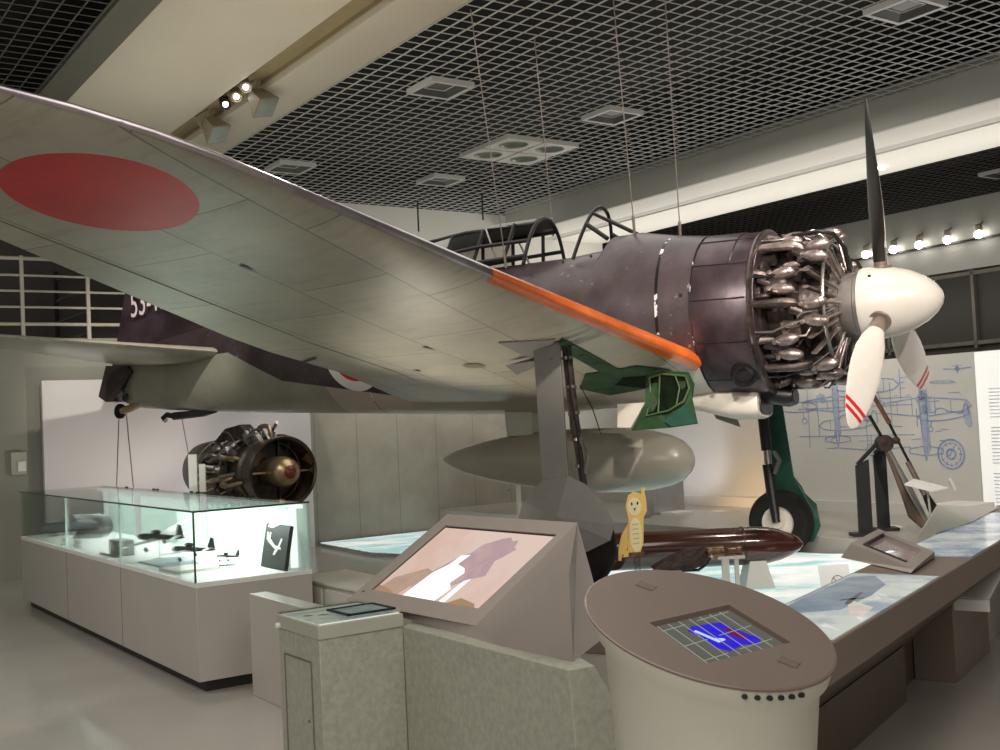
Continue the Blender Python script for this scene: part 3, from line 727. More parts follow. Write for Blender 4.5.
for i in range(3):
    if bl is None:
        bl = part(blade_mesh(), 'propeller_blade', [M_PROPW, M_PROPB, M_PROPS]); st_ = part(stripe_mesh(), 'tip_stripe', M_RED, bl); o = bl
    else:
        o = bl.copy(); col.objects.link(o); s2 = st_.copy(); col.objects.link(s2); s2.parent = o
    o.location = (-.42, 0, 0); o.rotation_euler = (-(TH0 + 2 * pi * i / 3), 0, 0)
m = MB()
for i in range(3):
    th = TH0 + 2 * pi * i / 3; m.lathe([(0, .085), (.012, .078)], ring_pt(-.42, .255, th), ring_pt(0, 1, th), 20)
part(m, 'blade_collar', M_PROPS, SP)

# ---- near wing
def foil(t_, n=22):
    P = []
    for i in range(n + 1):
        x = (1 - cos(pi * i / n)) / 2; P.append((x, 5 * t_ * (.2969 * sqrt(x) - .126 * x - .3516 * x * x + .2843 * x ** 3 - .1036 * x ** 4)))
    return P
def wing_par(y):
    s_ = abs(y) - .6
    tp_ = max(0, abs(y) - 5.0)
    xl = -1.701 - .086 * s_ - .222 * tp_ ** 2; xt = -4.515 + .173 * s_; zl = -.368 + .122 * s_; zt = -.585 + .145 * s_
    if s_ < 0: zt = -.585 + .1 * s_
    zt += .105 * min(max((2.75 - abs(y)) / 1.3, 0), 1)
    return xl, xt, zl, zt, .135 - .010 * s_
def wing_pt(y, x, side, off=0.):
    xl, xt, zl, zt, t_ = wing_par(y); c = xl - xt
    h = 5 * t_ * (.2969 * sqrt(max(x, 0)) - .126 * x - .3516 * x * x + .2843 * x ** 3 - .1036 * x ** 4) * c
    z = zl + (zt - zl) * x + (h * (1.08 + 0) if side > 0 else -h * .68)
    nz = 1 if side > 0 else -1
    sl = max(0, 1 - x / .06)
    return V(xl - c * x + off * sl, y, z + nz * off * (1 - .4 * sl))
def wing_ring(y, off=0.):
    n = 22; xs = [(1 - cos(pi * i / n)) / 2 for i in range(n + 1)]
    return [wing_pt(y, x, 1, off) for x in xs[::-1]] + [wing_pt(y, x, -1, off) for x in xs[1:-1]]
w = MB(); ys = [-.2, -.45, -.62, -1, -1.5, -2, -2.5, -3, -3.5, -4, -4.5, -5, -5.5, -6, -6.5, -7.0]
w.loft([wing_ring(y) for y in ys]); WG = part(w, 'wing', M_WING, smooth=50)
def le_strip(y0, y1, xu, xb, off, mat, name, parent, k=10, n=7):
    w = MB(); rings = []
    for i in range(k + 1):
        y = y0 + (y1 - y0) * i / k
        xs = [xu * (1 - j / n) ** 2 for j in range(n)] ; up = [wing_pt(y, x, 1, off) for x in xs]
        xs2 = [xb * (j / n) ** 2 for j in range(n + 1)]; dn = [wing_pt(y, x, -1, off) for x in xs2]
        rings.append(up + dn)
    w.loft(rings, cap=False, closed=False); return part(w, name, mat, parent, smooth=60)
le_strip(-.42, -3.08, .075, .022, .006, M_ORANGE, 'leading_edge_strip', WG)
le_strip(-3.08, -7.0, .03, .008, .004, mk('bare polished edge metal', (.46, .41, .43), .32, .85, c2=(.28, .25, .265), scale=3.), 'leading_edge_metal', WG, 12)
def und(x, y, off=.006):       # point just under the wing at local x,y
    xl, xt, zl, zt, t_ = wing_par(y); return wing_pt(y, min(max((xl - x) / (xl - xt), 0), 1), -1, off)
def patch(pts, name, mat, off=.006, thick=.0, sub=6):
    m = MB(); P = [V(x, y, 0) for x, y in pts]; c = sum(P, V(0, 0, 0)) / len(P)
    rings = []
    for k in range(sub + 1):
        ring = []
        for i in range(len(P)):
            for j in range(4):
                q = P[i].lerp(P[(i + 1) % len(P)], j / 4); q = c.lerp(q, max(k / sub, .02)); ring.append(und(q.x, q.y, off))
        rings.append(ring)
    m.loft(rings, cap=False); m.poly(rings[0])
    return part(m, name, mat, WG, smooth=60)
# long narrow leg bay and wheel bay near the root
patch([(-2.10, -1.93), (-2.14, -.98), (-2.28, -.98), (-2.24, -1.75)], 'leg_bay', M_GREEN, .007)
patch([(-2.0, -.98), (-1.87, -.70), (-1.86, -.42), (-2.55, -.30), (-2.66, -.62), (-2.4, -1.02)], 'wheel_bay', M_GREEN, .008)
patch([(-1.95, -.66), (-1.90, -.46), (-2.2, -.40), (-2.35, -.62), (-2.2, -.78)], 'wheel_bay_interior', M_DGREEN, .012)
for k in range(3):
    patch([(-2.15, -1.25 - .12 * k), (-2.15, -1.18 - .12 * k), (-2.22, -1.18 - .12 * k), (-2.22, -1.25 - .12 * k)], 'lightening_hole', M_BLACK, .011, sub=2)
# recessed landing lamp and small openings
patch([(-3.04 + .085 * cos(q), -1.56 + .085 * sin(q)) for q in [2 * pi * i / 14 for i in range(14)]], 'landing_lamp', M_BRASS, .006, sub=2)
patch([(-4.50, -2.0), (-4.36, -2.05), (-3.98, -2.25), (-4.02, -2.18), (-4.40, -1.98)], 'torn_skin', M_BLACK, .006, sub=2)
patch([(-3.02, -2.25), (-2.98, -2.25), (-3.0, -2.12)], 'torn_skin', M_BLACK, .006, sub=2)
patch([(-3.62, -1.55), (-3.56, -1.55), (-3.58, -1.48)], 'torn_skin', M_BLACK, .006, sub=2)
patch([(-2.9, -4.12), (-2.86, -4.12), (-2.88, -3.98)], 'torn_skin', M_BLACK, .006, sub=2)
# control surface outline on the rear of the wing
for pts in ([(-3.62, -2.9), (-3.42, -6.4)], [(-3.85, -1.2), (-3.62, -2.9)]):
    m = MB(); k = 24
    for i in range(k):
        a0 = V(*pts[0], 0).lerp(V(*pts[1], 0), i / k); a1 = V(*pts[0], 0).lerp(V(*pts[1], 0), (i + 1) / k)
        m.bar(und(a0.x, a0.y, .003), und(a1.x, a1.y, .003), .007, .003)
    part(m, 'hinge_gap', M_GEARG, WG, smooth=0)
# flaring plates at the top of the leg
m = MB()
A, B, C, D, E_ = und(-2.49, -2.10, .004), und(-2.44, -1.66, .004), und(-2.64, -1.60, .004), und(-2.15, -1.93, .004), und(-2.2, -1.66, .004)
m.slab([A, D, B + V(.0, .02, -.05), B + V(-.05, 0, -.02)], V(0, 0, -.008)); m.slab([B + V(0, 0, -.01), C + V(-.1, .0, -.03), C + V(0, -.02, -.10), D + V(-.05, .05, -.12)], V(.004, 0, -.008))
part(m, 'hinge_plate', M_GEARG, WG, smooth=0)

# far wing: cut short outboard of its leg
w = MB(); w.loft([[V(p.x, -p.y, p.z) for p in wing_ring(y)] for y in (-.2, -.6, -1.1, -1.5, -1.80)]); W2 = part(w, 'wing', M_WING, smooth=50)

# inner gear doors
dp = [(-2.018, -.483), (-1.903, -.461), (-1.68, -.484), (-1.637, -.576), (-1.657, -.686), (-1.603, -.872), (-1.824, -.891), (-2.133, -.90), (-2.01, -.702)]
m = MB(); m.slab([V(x, -.76 - .05 * (z < -.7), z) for x, z in dp], V(0, .012, 0)); IG = part(m, 'inner_gear_door', M_GREEN, smooth=0)
rp = [(-1.986, -.508), (-1.888, -.485), (-1.697, -.513), (-1.67, -.604), (-1.697, -.705), (-1.819, -.765), (-1.997, -.793), (-1.976, -.659)]
m = MB(); m.slab([V(x, -.764 - .05 * (z < -.7), z) for x, z in rp], V(0, -.004, 0)); part(m, 'door_recess', M_DGREEN, IG, smooth=0)
m = MB(); m.tube([V(x, -.775 - .05 * (z < -.7), z) for x, z in rp + rp[:1]], .008, 6); m.tube([V(-1.90, -.775, -.49), V(-1.91, -.78, -.66), V(-1.90, -.83, -.78)], .007, 6); m.tube([V(-1.78, -.775, -.50), V(-1.74, -.79, -.60), V(-1.76, -.82, -.74)], .006, 6); part(m, 'door_rib', mk('olive rib paint', (.06, .09, .03), .5), IG)
m = MB(); m.slab([V(-1.69, -.80, -.72), V(-1.603, -.825, -.868), V(-1.80, -.825, -.885), V(-1.86, -.82, -.84)], V(0, -.006, 0)); part(m, 'door_tip', M_BGREEN, IG, smooth=0)
m = MB(); m.slab([V(-2.26, -.77, -.69), V(-2.03, -.77, -.69), V(-2.14, -.80, -.875), V(-2.25, -.80, -.87)], V(.0, .012, 0)); part(m, 'gear_door_flap', M_PALE, smooth=0)
m = MB(); m.slab([V(-1.95, .25, -.60), V(-1.72, .20, -.62), V(-1.66, .25, -.86), V(-1.88, .30, -.78)], V(0, .012, 0)); part(m, 'inner_gear_door', M_GEARG, smooth=0)

# ---- landing gear
def wheel(cx, cy, cz, tilt, parent_name_mats, r_=.30):
    t_, h_ = parent_name_mats
    m = MB(); m.lathe([(-.085, .15), (-.085, .20), (-.095, .23), (-.085, .27), (-.05, .292), (0, .30), (.05, .292), (.085, .27), (.095, .23), (.085, .20), (.085, .15)], (cx, cy, cz), (0.05, 1, tilt), 40, cap=False)
    W = part(m, 'wheel', t_)
    m = MB(); m.lathe([(-.08, .02), (-.085, .05), (-.06, .06), (-.055, .13), (-.08, .155), (-.06, .17), (.06, .17), (.08, .155), (.055, .13), (.06, .06), (.085, .05), (.08, .02)], (cx, cy, cz), (0.05, 1, tilt), 32); part(m, 'wheel_hub', h_, W)
    return W
wheel(-2.14, -1.74, -1.70, .05, (M_TIRE, M_TIRE))
# strut, brake line, cover of the near leg
m = MB(); m.tube([(-2.17, -1.74, -.30), (-2.11, -1.76, -.85), (-2.10, -1.76, -.95)], [.034, .034, .038], 14); m.tube([(-2.10, -1.76, -.95), (-2.05, -1.76, -1.32), (-2.05, -1.74, -1.62)], .028, 12)
LG = part(m, 'gear_leg', M_BROWNM)
m = MB()
for z in (-.42, -.62, -.80, -.98, -1.16): m.lathe([(0, .042), (.02, .042)], (-2.168 + (-.30 - z) * .1, -1.75, z), (.1, 0, -1), 12)
part(m, 'leg_collar', M_STEEL, LG)
m = MB(); m.tube([(-2.13, -1.80, -.36), (-2.10, -1.81, -.7), (-2.06, -1.81, -.95), (-2.04, -1.81, -1.28)], .009, 6); m.tube([(-2.06, -1.76, -.62), (-1.98, -1.74, -.78), (-1.93, -1.72, -.96)], .004, 5); part(m, 'brake_line', M_BLACKM, LG)
m = MB(); m.bar((-2.07, -1.76, -.98), (-2.02, -1.76, -1.10), .02, .015); m.bar((-2.02, -1.76, -1.10), (-2.04, -1.76, -1.22), .02, .015); part(m, 'torque_link', M_STEEL, LG)
m = MB(); m.slab([V(-2.36, -1.86, -.33), V(-2.155, -1.86, -.335), V(-2.11, -1.87, -1.23), V(-2.31, -1.87, -1.26)], V(0, .018, 0)); GC = part(m, 'gear_cover', M_GEARG, smooth=0, bevel=.003)
m = MB()     # faceted wheel cover
o0, o1 = V(-2.31, -1.87, -1.26), V(-2.11, -1.87, -1.23)
rim = [V(-2.31, -1.87, -1.26), V(-2.48, -1.84, -1.40), V(-2.54, -1.82, -1.52), V(-2.50, -1.82, -1.66), V(-2.36, -1.83, -1.78), V(-2.12, -1.86, -1.79), V(-1.83, -1.84, -1.66), V(-1.80, -1.83, -1.56), V(-1.87, -1.83, -1.42), V(-1.98, -1.84, -1.30), V(-2.11, -1.87, -1.23)]
ctr = V(-2.17, -1.93, -1.50)
for i in range(len(rim)): m.add([rim[i], rim[(i + 1) % len(rim)], ctr], [(0, 1, 2)])
for i in range(len(rim)): m.add([rim[i], rim[(i + 1) % len(rim)], rim[(i + 1) % len(rim)] + V(0, .008, 0), rim[i] + V(0, .008, 0)], [(0, 1, 2, 3)])
part(m, 'wheel_cover', M_GEARG, GC, smooth=12)
# far leg
W = wheel(-1.82, 1.68, -1.68, .05, (M_TIRE, M_HUB))
m = MB(); m.tube([(-1.94, 1.62, -.45), (-1.90, 1.62, -1.02)], .052, 14); m.tube([(-1.90, 1.62, -1.15), (-1.86, 1.61, -1.50), (-1.83, 1.58, -1.68)], [.05, .05, .035], 14); LG2 = part(m, 'gear_leg', M_BLACKM)
m = MB(); m.tube([(-1.90, 1.62, -1.0), (-1.89, 1.62, -1.17)], .036, 12); m.lathe([(0, .045), (.02, .045)], (-1.905, 1.62, -1.0), (0, 0, 1), 12); part(m, 'oleo_piston', M_STEEL, LG2)
m = MB(); m.bar((-1.83, 1.60, -1.03), (-1.78, 1.60, -1.12), .04, .03); m.bar((-1.78, 1.60, -1.12), (-1.83, 1.60, -1.24), .04, .03); part(m, 'torque_link', M_STEEL, LG2)
m = MB(); m.slab([V(-1.93, 1.75, -.42), V(-1.80, 1.75, -.42), V(-1.74, 1.75, -.95), V(-1.71, 1.76, -1.26), V(-1.64, 1.77, -1.36), V(-1.62, 1.78, -1.42), V(-1.52, 1.79, -1.52), V(-1.49, 1.79, -1.72), V(-1.56, 1.79, -1.86), V(-1.80, 1.80, -1.90), V(-2.0, 1.79, -1.78), V(-1.98, 1.77, -1.4)], V(0, .015, 0)); part(m, 'gear_cover', M_BGREEN, smooth=0)

# ---- canopy
def frame_tube(pts, r_=.017): return MB().tube([V(*p) for p in pts], r_, 8)
def hoop(x, hw, zb, zt, lean=0., n=20):
    P = []
    for k in range(n + 1):
        t = -cos(pi * k / n); u = 1 - abs(t) ** 2.5; P.append((x + lean * u, hw * t, zb + (zt - zb) * u))
    return P
WS = part(frame_tube(hoop(-2.82, .36, .57, 1.055, .11), .016), 'windscreen_frame', M_BLACKM)
for s_ in (-1, 1):
    part(frame_tube([(-2.727, s_ * .17, .985), (-2.40, s_ * .10, .79)], .015), 'windscreen_pillar', M_BLACKM, WS)
    part(frame_tube([(-2.75, s_ * .24, .88), (-2.54, s_ * .27, .72)], .020), 'windscreen_pillar', M_BLACKM, WS)
part(frame_tube([(-2.727, -.16, .985), (-2.55, -.14, .88), (-2.47, .12, .835)], .013), 'windscreen_pillar', M_BLACKM, WS)
CN = part(frame_tube(hoop(-3.28, .39, .58, 1.04, .02), .017), 'canopy_frame', M_BLACKM)
for s_ in (-1, 1):
    part(frame_tube([(-3.27, s_ * .30, .80), (-3.75, s_ * .335, .80), (-4.6, s_ * .30, .76)], .018), 'canopy_rail', M_BLACKM, CN)
    part(frame_tube([(-3.27, s_ * .20, .965), (-3.95, s_ * .25, .965), (-4.6, s_ * .20, .93), (-5.3, s_ * .1, .74)], .018), 'canopy_rail', M_BLACKM, CN)
    part(frame_tube([(-3.28, s_ * .37, .655), (-3.8, s_ * .345, .66), (-4.8, s_ * .30, .64)], .018), 'canopy_sill', M_BLACKM, CN)
    for x, z1 in ((-3.50, .975), (-3.82, .965), (-4.15, .955)): part(frame_tube([(x, s_ * .345, .66), (x + .06, s_ * .25, z1)], .017), 'canopy_post', M_BLACKM, CN)
    part(frame_tube([(-3.60, s_ * .31, .68), (-3.72, s_ * .28, .96)], .010), 'canopy_brace', M_STEEL, CN)
roof = []
for x, hw, zs, zt in ((-3.27, .20, .965, 1.045), (-3.7, .26, .97, 1.035), (-4.2, .24, .95, 1.01), (-4.7, .19, .90, .95), (-5.3, .11, .74, .78)):
    roof.append([V(x, hw * cos(q), zs + (zt - zs) * sin(q)) for q in [pi * k / 8 for k in range(9)]])
m = MB(); m.loft(roof, cap=False, closed=False); part(m, 'canopy_roof', mk('dusty grey canopy roof', (.13, .125, .115), .5), CN)
m = MB()
for s_ in (-1, 1):
    m.loft([[V(x, s_ * .342, .665), V(x + .03, s_ * .30, .83), V(x + .06, s_ * .25, .97)] for x in (-3.84, -4.15)], cap=False, closed=False)
    m.loft([[V(-4.15, s_ * .342, .665), V(-4.09, s_ * .25, .955)], [V(-4.9, s_ * .28, .64), V(-4.8, s_ * .18, .90)]], cap=False, closed=False)
part(m, 'canopy_pane', M_TINT, CN)

# ---- tail
fin = MB()
def finsec(z, xl, xt, t_):
    return [V(xl + (xt - xl) * x, s_ * h * (xl - xt), z) for (x, h, s_) in [(x, h, 1) for x, h in foil(t_, 10)] + [(x, h, -1) for x, h in foil(t_, 10)[-2:0:-1]]]
fin.loft([finsec(z, xl, xt, t_) for z, xl, xt, t_ in ((.15, -7.15, -8.97, .10), (.42, -7.35, -8.895, .09), (.98, -7.72, -8.76, .075), (1.35, -8.0, -8.62, .06), (1.52, -8.2, -8.50, .04))])
FN = part(fin, 'tail_fin', M_COWL)
rd = MB(); rd.slab([V(-8.97, -.085, .16), V(-8.60, -.095, .13), V(-8.52, -.10, .06), V(-8.84, -.085, -.25), V(-8.98, -.07, -.25), V(-9.12, -.06, -.18)], V(0, .15, 0)); part(rd, 'rudder', M_COWL, smooth=0)
st = MB()
def stabring(y):
    k = (abs(y) - .1) / 2.4
    xl = -7.0 - 1.33 * k; xt = -8.72 - .12 * k
    if abs(y) > 2.2: xl -= (abs(y) - 2.2) * 1.1; xt += (abs(y) - 2.2) * .6
    z = .15 + .10 * k; c = xl - xt
    F = foil(.10 - .03 * k, 12)
    return [V(xl - c * x, y, z + h * c) for x, h in F] + [V(xl - c * x, y, z - h * c) for x, h in F[-2:0:-1]]
for sg in (-1, 1):
    s2 = MB(); s2.loft([stabring(sg * y) for y in (.05, .3, .7, 1.1, 1.5, 1.9, 2.2, 2.4, 2.5)]); o = part(s2, 'tailplane', M_TANK if sg < 0 else M_TANK, smooth=50)
# fuselage tail fairing below the tailplane
ft = MB(); ft.loft([sec(x, zt, zb, hw, 24) for x, zt, zb, hw in ((-8.38, .40, -.352, .088), (-8.62, .36, -.31, .06), (-8.72, .33, -.27, .03))]); part(ft, 'tail_cone', M_FUS)
m = text_mesh('53-122', .42, mk('chalky white marking', (.52, .46, .44), .6), FN, Matrix.Translation(V(-8.545, -.10, .665)) @ Matrix.Rotation(radians(-2.5), 4, 'Z') @ Matrix.Rotation(radians(90), 4, 'X') @ Matrix.Rotation(radians(5), 4, 'Z') @ Matrix.Diagonal((.66, 1, 1, 1)), 'tail_number')
# tail wheel, arrester hook
m = MB(); m.tube([(-8.45, 0, -.28), (-8.62, 0, -.33), (-8.78, 0, -.36)], .045, 10); TW = part(m, 'tail_strut', M_BRASS)
m = MB(); m.lathe([(-.03, .02), (-.03, .06), (-.015, .085), (.015, .085), (.03, .06), (.03, .02)], (-8.82, 0, -.36), (0, 1, 0), 24); part(m, 'tail_wheel', M_TIRE, TW)
m = MB(); m.lathe([(0, .05), (.02, .04)], (-8.66, -.06, -.22), (0, -1, 0), 14); part(m, 'tow_eye', M_BLACK)
m = MB(); m.tube([(-7.3, 0, -.44), (-7.5, 0, -.45), (-7.95, 0, -.46)], [.015, .04, .045], 10); m.tube([(-7.95, 0, -.46), (-8.06, 0, -.44), (-8.12, 0, -.47), (-8.08, 0, -.50)], .03, 8); part(m, 'arrester_hook', M_BLACK)

# suspension wires from the grid to the aircraft
def ac_world(p):
    return AC_M @ V(*p)
bpy.context.view_layer.update(); AC_M = AC.matrix_world.copy()
for p, q, r_, lab in (((-3.478, -.35, .60), (-.09, 8.30, 4.62), .0045, 'thin suspension wire reaching the canopy sill beside the orange strip'), ((-3.363, .30, .98), (.41, 9.01, 4.62), .0045, 'thin suspension wire passing behind the canopy hoop'), ((-2.327, -.2, .74), (.97, 8.20, 4.62), .0045, 'thin suspension wire ending just right of the windscreen'), ((-2.05, .10, .715), (1.36, 8.24, 4.62), .0045, 'thin suspension wire furthest right, ending on the dark nose')):
    a = ac_world(p); b = V(*q); m = MB(); m.tube([a, b], r_, 6)
    o = m.build('suspension_wire', M_WIRE); tag(o, lab, 'wire', 'aircraft suspension wires')
    m = MB(); m.tube([a - V(0, 0, .02), a + (b - a).normalized() * .16], .012, 6); o2 = m.build('turnbuckle', M_WIRE, o)
for (p, q, lab) in (((-8.84, 0, -.42), (-3.93, 11.2, .05), 'left one of two thin stay wires under the tail wheel'), ((-8.72, 0, -.38), (-3.55, 10.95, .05), 'right one of two thin stay wires under the tail wheel'), ((-7.84, 0, -.44), (-3.2, 12.1, .05), 'single thin stay wire below the arrester hook')):
    tag(MB().tube([ac_world(p), V(*q)], .007, 6).build('stay_wire', M_WIRE), lab, 'wire', 'stay wires under the tail')

# ---- drop tank on its posts
bpy.context.view_layer.update()
TK = thing('drop_tank', ac_world((-3.2, 0, -1.36)), 'long grey green teardrop drop tank hanging below the fuselage', 'fuel tank')
def tkpt(p): return ac_world(p)
ax = (ac_world((-1.97, 0, -1.12)) - ac_world((-4.41, 0, -1.04)))
L = ax.length; o = ac_world((-4.41, 0, -1.04))
prof = [(0, .004), (.02, .042), (.06, .085), (.12, .130), (.2, .172), (.3, .212), (.42, .245), (.55, .264), (.68, .270), (.78, .262), (.86, .240), (.92, .205), (.96, .162), (.985, .105), (.997, .05), (1, .004)]
MB().lathe([(a * L, r_) for a, r_ in prof], o, ax, 48).build('tank_body', M_TANK, TK)
m = MB(); p0, p1 = ac_world((-3.55, 0, -.60)), ac_world((-3.55, 0, -.86))
m.slab([ac_world((-3.68, -.10, -.62)), ac_world((-3.40, -.10, -.62)), ac_world((-3.40, -.10, -.86)), ac_world((-3.66, -.10, -.86))], ac_world((-3.4, .10, -.62)) - ac_world((-3.4, -.10, -.62)))
m.build('pylon', M_CREAM, TK, smooth=0)
m = MB(); m.slab([ac_world((-2.52, -.08, -.62)), ac_world((-2.36, -.08, -.62)), ac_world((-2.42, -.08, -.87)), ac_world((-2.52, -.08, -.87))], ac_world((-2.4, .08, -.62)) - ac_world((-2.4, -.08, -.62)))
m.build('pylon', M_CREAM, TK, smooth=0)
m = MB(); q = ac_world((-3.62, 0, -1.22)); m.tube([q, V(q.x, q.y, .05)], .022, 10)
m.build('support_post', M_PEDW, TK)
# ------------------------------------------------------------------ decks and light table
def prism(mb, pts, z0, z1, mi=0): return mb.slab([V(x, y, z0) for x, y in pts], V(0, 0, z1 - z0), mi)
d = MB(); p = [R(3.0, 8.25, 0), R(AW, 8.25, 0), R(AW, 10.35, 0), R(3.0, 10.35, 0)]
prism(d, [(q.x, q.y) for q in p], 0, .33); struct(d.build('deck_rear', M_DECK, bevel=.006))
LT = thing('light_table', V(2.0, 9.5, 0), 'low luminous platform printed with a pale sea photograph under the aircraft', 'light table')
LP = [(.76, 9.25), (1.0, 7.2), (1.55, 6.6), (1.75, 7.15), (1.885, 7.629), (2.904, 9.164), (3.35, 9.95), (2.86, 10.16), (1.275, 11.6), (.9, 11.5)]
d = MB(); prism(d, LP, .0, .185); d.build('base', M_DECK, LT, smooth=0)
d = MB(); prism(d, LP, .185, .20); d.build('luminous_panel', M_SEA, LT, smooth=0)
t = thing('light_floor_panel', R(12.3, 7.3, 0), 'luminous sea photograph floor panel at the foot of the concrete wall', 'light panel')
q = [R(13.6, 6.38, 0), R(12.0, 6.28, 0), R(10.2, 6.9, 0), R(10.2, 8.2, 0), R(13.6, 8.2, 0)]
d = MB(); prism(d, [(v.x, v.y) for v in q], 0, .04); d.build('base', M_DECK, t, smooth=0)
d = MB(); prism(d, [(v.x, v.y) for v in q], .04, .05); d.build('luminous_panel', M_SEA, t, smooth=0)

# ---- glass display case
CS = thing('display_case', R(8.9, 2.65, 0), 'long pale grey display case with a lit glass top holding aircraft models', 'display case')
A0, A1, B0, B1, ZB, ZT = 6.58, 11.42, 2.27, 3.02, .655, 1.072
d = MB(); d.rbox(A0 + .05, A1 - .05, B0 + .06, B1 - .05, 0, .07); d.build('plinth', M_KICK, CS, smooth=0)
d = MB(); d.rbox(A0, A1, B0, B1, .07, ZB - .03); d.build('cabinet', M_CASE, CS, bevel=.004)
d = MB()
for a in (8.14, 9.69): d.rbox(a - .003, a + .003, B0 - .002, B0 + .01, .07, ZB - .03)
d.build('door_gap', M_TAUPE, CS, smooth=0)
d = MB(); d.rbox(A0 - .004, A1, B0 - .004, B1, ZB - .03, ZB); d.build('case_floor', M_CASEFLOOR, CS, smooth=0)
g = .008
def pane(x): return x.build('glass_pane', M_GLASS, CS, smooth=0)
pane(MB().rbox(A0, A1, B0, B0 + g, ZB, ZT)); pane(MB().rbox(A0, A0 + g, B0 + g, B1, ZB, ZT)); pane(MB().rbox(A1 - g, A1, B0 + g, B1, ZB, ZT))
pane(MB().rbox(A0, A1, B0, B1, ZT, ZT + g))
MB().rbox(A0, A1, B1 - .02, B1, ZB, ZT).build('back_panel', mk('pale aqua glass back', (.50, .62, .56), .3, var=.04, scale=1., emit=.05), CS, smooth=0)  # faint glow put into the back panel, which is no lamp
d = MB()
for (p, q) in ((R(A0, B0, ZT + .004), R(A1, B0, ZT + .004)), (R(A0, B0, ZT + .004), R(A0, B1, ZT + .004)), (R(A0 + .002, B0, ZB), R(A0 + .002, B0, ZT))): d.bar(p, q, .009, .011)
d.build('glass_edge', M_GEDGE, CS, smooth=0)
for a in (8.14, 9.69):
    MB().rbox(a - .002, a + .002, B0 - .001, B0 + g + .001, ZB, ZT).build('glass_joint', mk('pale glass joint', (.45, .55, .50), .3), CS, smooth=0)
for a in (6.75, 8.40, 10.1, 11.1): MB().rbox(a - .018, a + .018, B1 - .06, B1 - .024, ZB, ZT - .01).build('light_tube', M_TUBE, CS, smooth=0)
MB().rbox(A0 + .05, A1 - .05, B1 - .05, B1 - .022, ZT - .035, ZT - .012).build('light_strip', M_TUBE, CS, smooth=0)
d = MB()
for a in (7.5, 7.6, 8.6, 8.75, 9.6, 9.7, 10.5): d.rbox(a - .02, a + .02, B1 - .02, B1 - .004, ZT + g, ZT + g + .012)
d.build('hinge', M_BLACK, CS, smooth=0)

# models in the case
def model_plane(pos, head, s, label, mats, stand, bank=6):
    t = thing('model_aircraft', pos, label, 'model aircraft')
    T = Matrix.Translation(V(pos[0], pos[1], pos[2] + stand)) @ Matrix.Rotation(head, 4, 'Z') @ Matrix.Rotation(radians(bank), 4, 'X') @ Matrix.Scale(s, 4)
    MB().lathe([(-.5, .006), (-.45, .022), (-.2, .036), (.1, .05), (.3, .052), (.4, .042), (.44, .015)], (0, 0, 0), (1, 0, 0), 14).xf(T).build('fuselage', mats[0], t)
    for sg in (-1, 1):
        MB().loft([[V(.22, 0, -.03), V(.1, 0, .0), V(-.08, 0, -.03), V(.1, 0, -.05)], [V(.17, sg * .4, .02), V(.09, sg * .4, .035), V(0, sg * .4, .02), V(.09, sg * .4, .01)], [V(.1, sg * .62, .05), V(.06, sg * .62, .055), V(.02, sg * .62, .05), V(.06, sg * .62, .045)]]).xf(T).build('wing', mats[1], t)
        MB().loft([[V(-.34, 0, .03), V(-.4, 0, .04), V(-.47, 0, .03), V(-.4, 0, .02)], [V(-.39, sg * .21, .03), V(-.41, sg * .21, .035), V(-.46, sg * .21, .03), V(-.41, sg * .21, .025)]]).xf(T).build('tailplane', mats[1], t)
        MB().ell((.12, sg * .18, -.13), (.04, .016, .04), 10, 6).xf(T).build('wheel', M_BLACK, t)
    MB().slab([V(-.34, -.006, .04), V(-.42, -.006, .2), V(-.48, -.006, .19), V(-.49, -.006, .02)], V(0, .012, 0)).xf(T).build('tail_fin', mats[0], t, smooth=0)
    MB().ell((.05, 0, .075), (.1, .04, .035), 12, 6).xf(T).build('canopy', M_BLACK, t)
    MB().tube([V(*pos), V(pos[0], pos[1], pos[2] + stand)], .006, 8).build('stand_rod', M_ACR, t)
    MB().box(-.05, .05, -.035, .035, 0, .008).xf(Matrix.Translation(V(*pos))).build('stand_base', M_ACR, t, smooth=0)
model_plane((-2.50, 8.10, ZB), radians(150), .50, 'model aircraft with pale wings on a clear stand, leftmost in the glass case', (M_MODELD, M_MODELL), .16, -13)
model_plane((-2.16, 7.72, ZB), radians(152), .42, 'dark model aircraft on a clear stand behind the near glass corner of the case', (M_MODELD, mk('mid grey model paint', (.25, .27, .25), .35)), .10, -6)
model_plane((-1.88, 7.55, ZB), radians(150), .22, 'tiny dark model aircraft low behind the case corner post', (M_MODELD, M_MODELD), .06)
t = thing('grey_model_box', R(8.70, 2.44, ZB), 'small grey box with a round white hole in the glass case', 'box')
MB().rbox(8.58, 8.84, 2.38, 2.50, ZB, ZB + .115).build('body', mk('mid grey box', (.33, .34, .32), .5), t, bevel=.006)
MB().lathe([(0, .028), (.004, .028)], R(8.71, 2.38, ZB + .06), -ER, 20).build('hole', M_WPLAS, t)
MB().rbox(8.5, 8.95, 2.34, 2.36, ZB, ZB + .012).build('label_strip', M_GREYM, t, smooth=0)
def sheet(name, pts, mat, label, th=.012):
    o = MB().slab([R(a, b, ZB) for a, b in pts], V(0, 0, th)).build(name, mat, smooth=0); return tag(o, label, 'sheet')
sheet('printed_sheet', [(8.02, 2.36), (8.05, 2.70), (7.52, 2.62), (7.47, 2.37)], M_BLUEP, 'blue grey printed sheet lying flat in the glass case under the model aircraft')
sheet('paper_sheet', [(7.40, 2.31), (7.42, 2.56), (7.12, 2.62), (7.10, 2.33)], M_WPLAS, 'white paper sheet lying flat at the near corner of the glass case', .02)
t = thing('framed_picture', R(6.82, 2.84, ZB), 'leaning dark picture panel with white aircraft shapes in the glass case', 'picture')
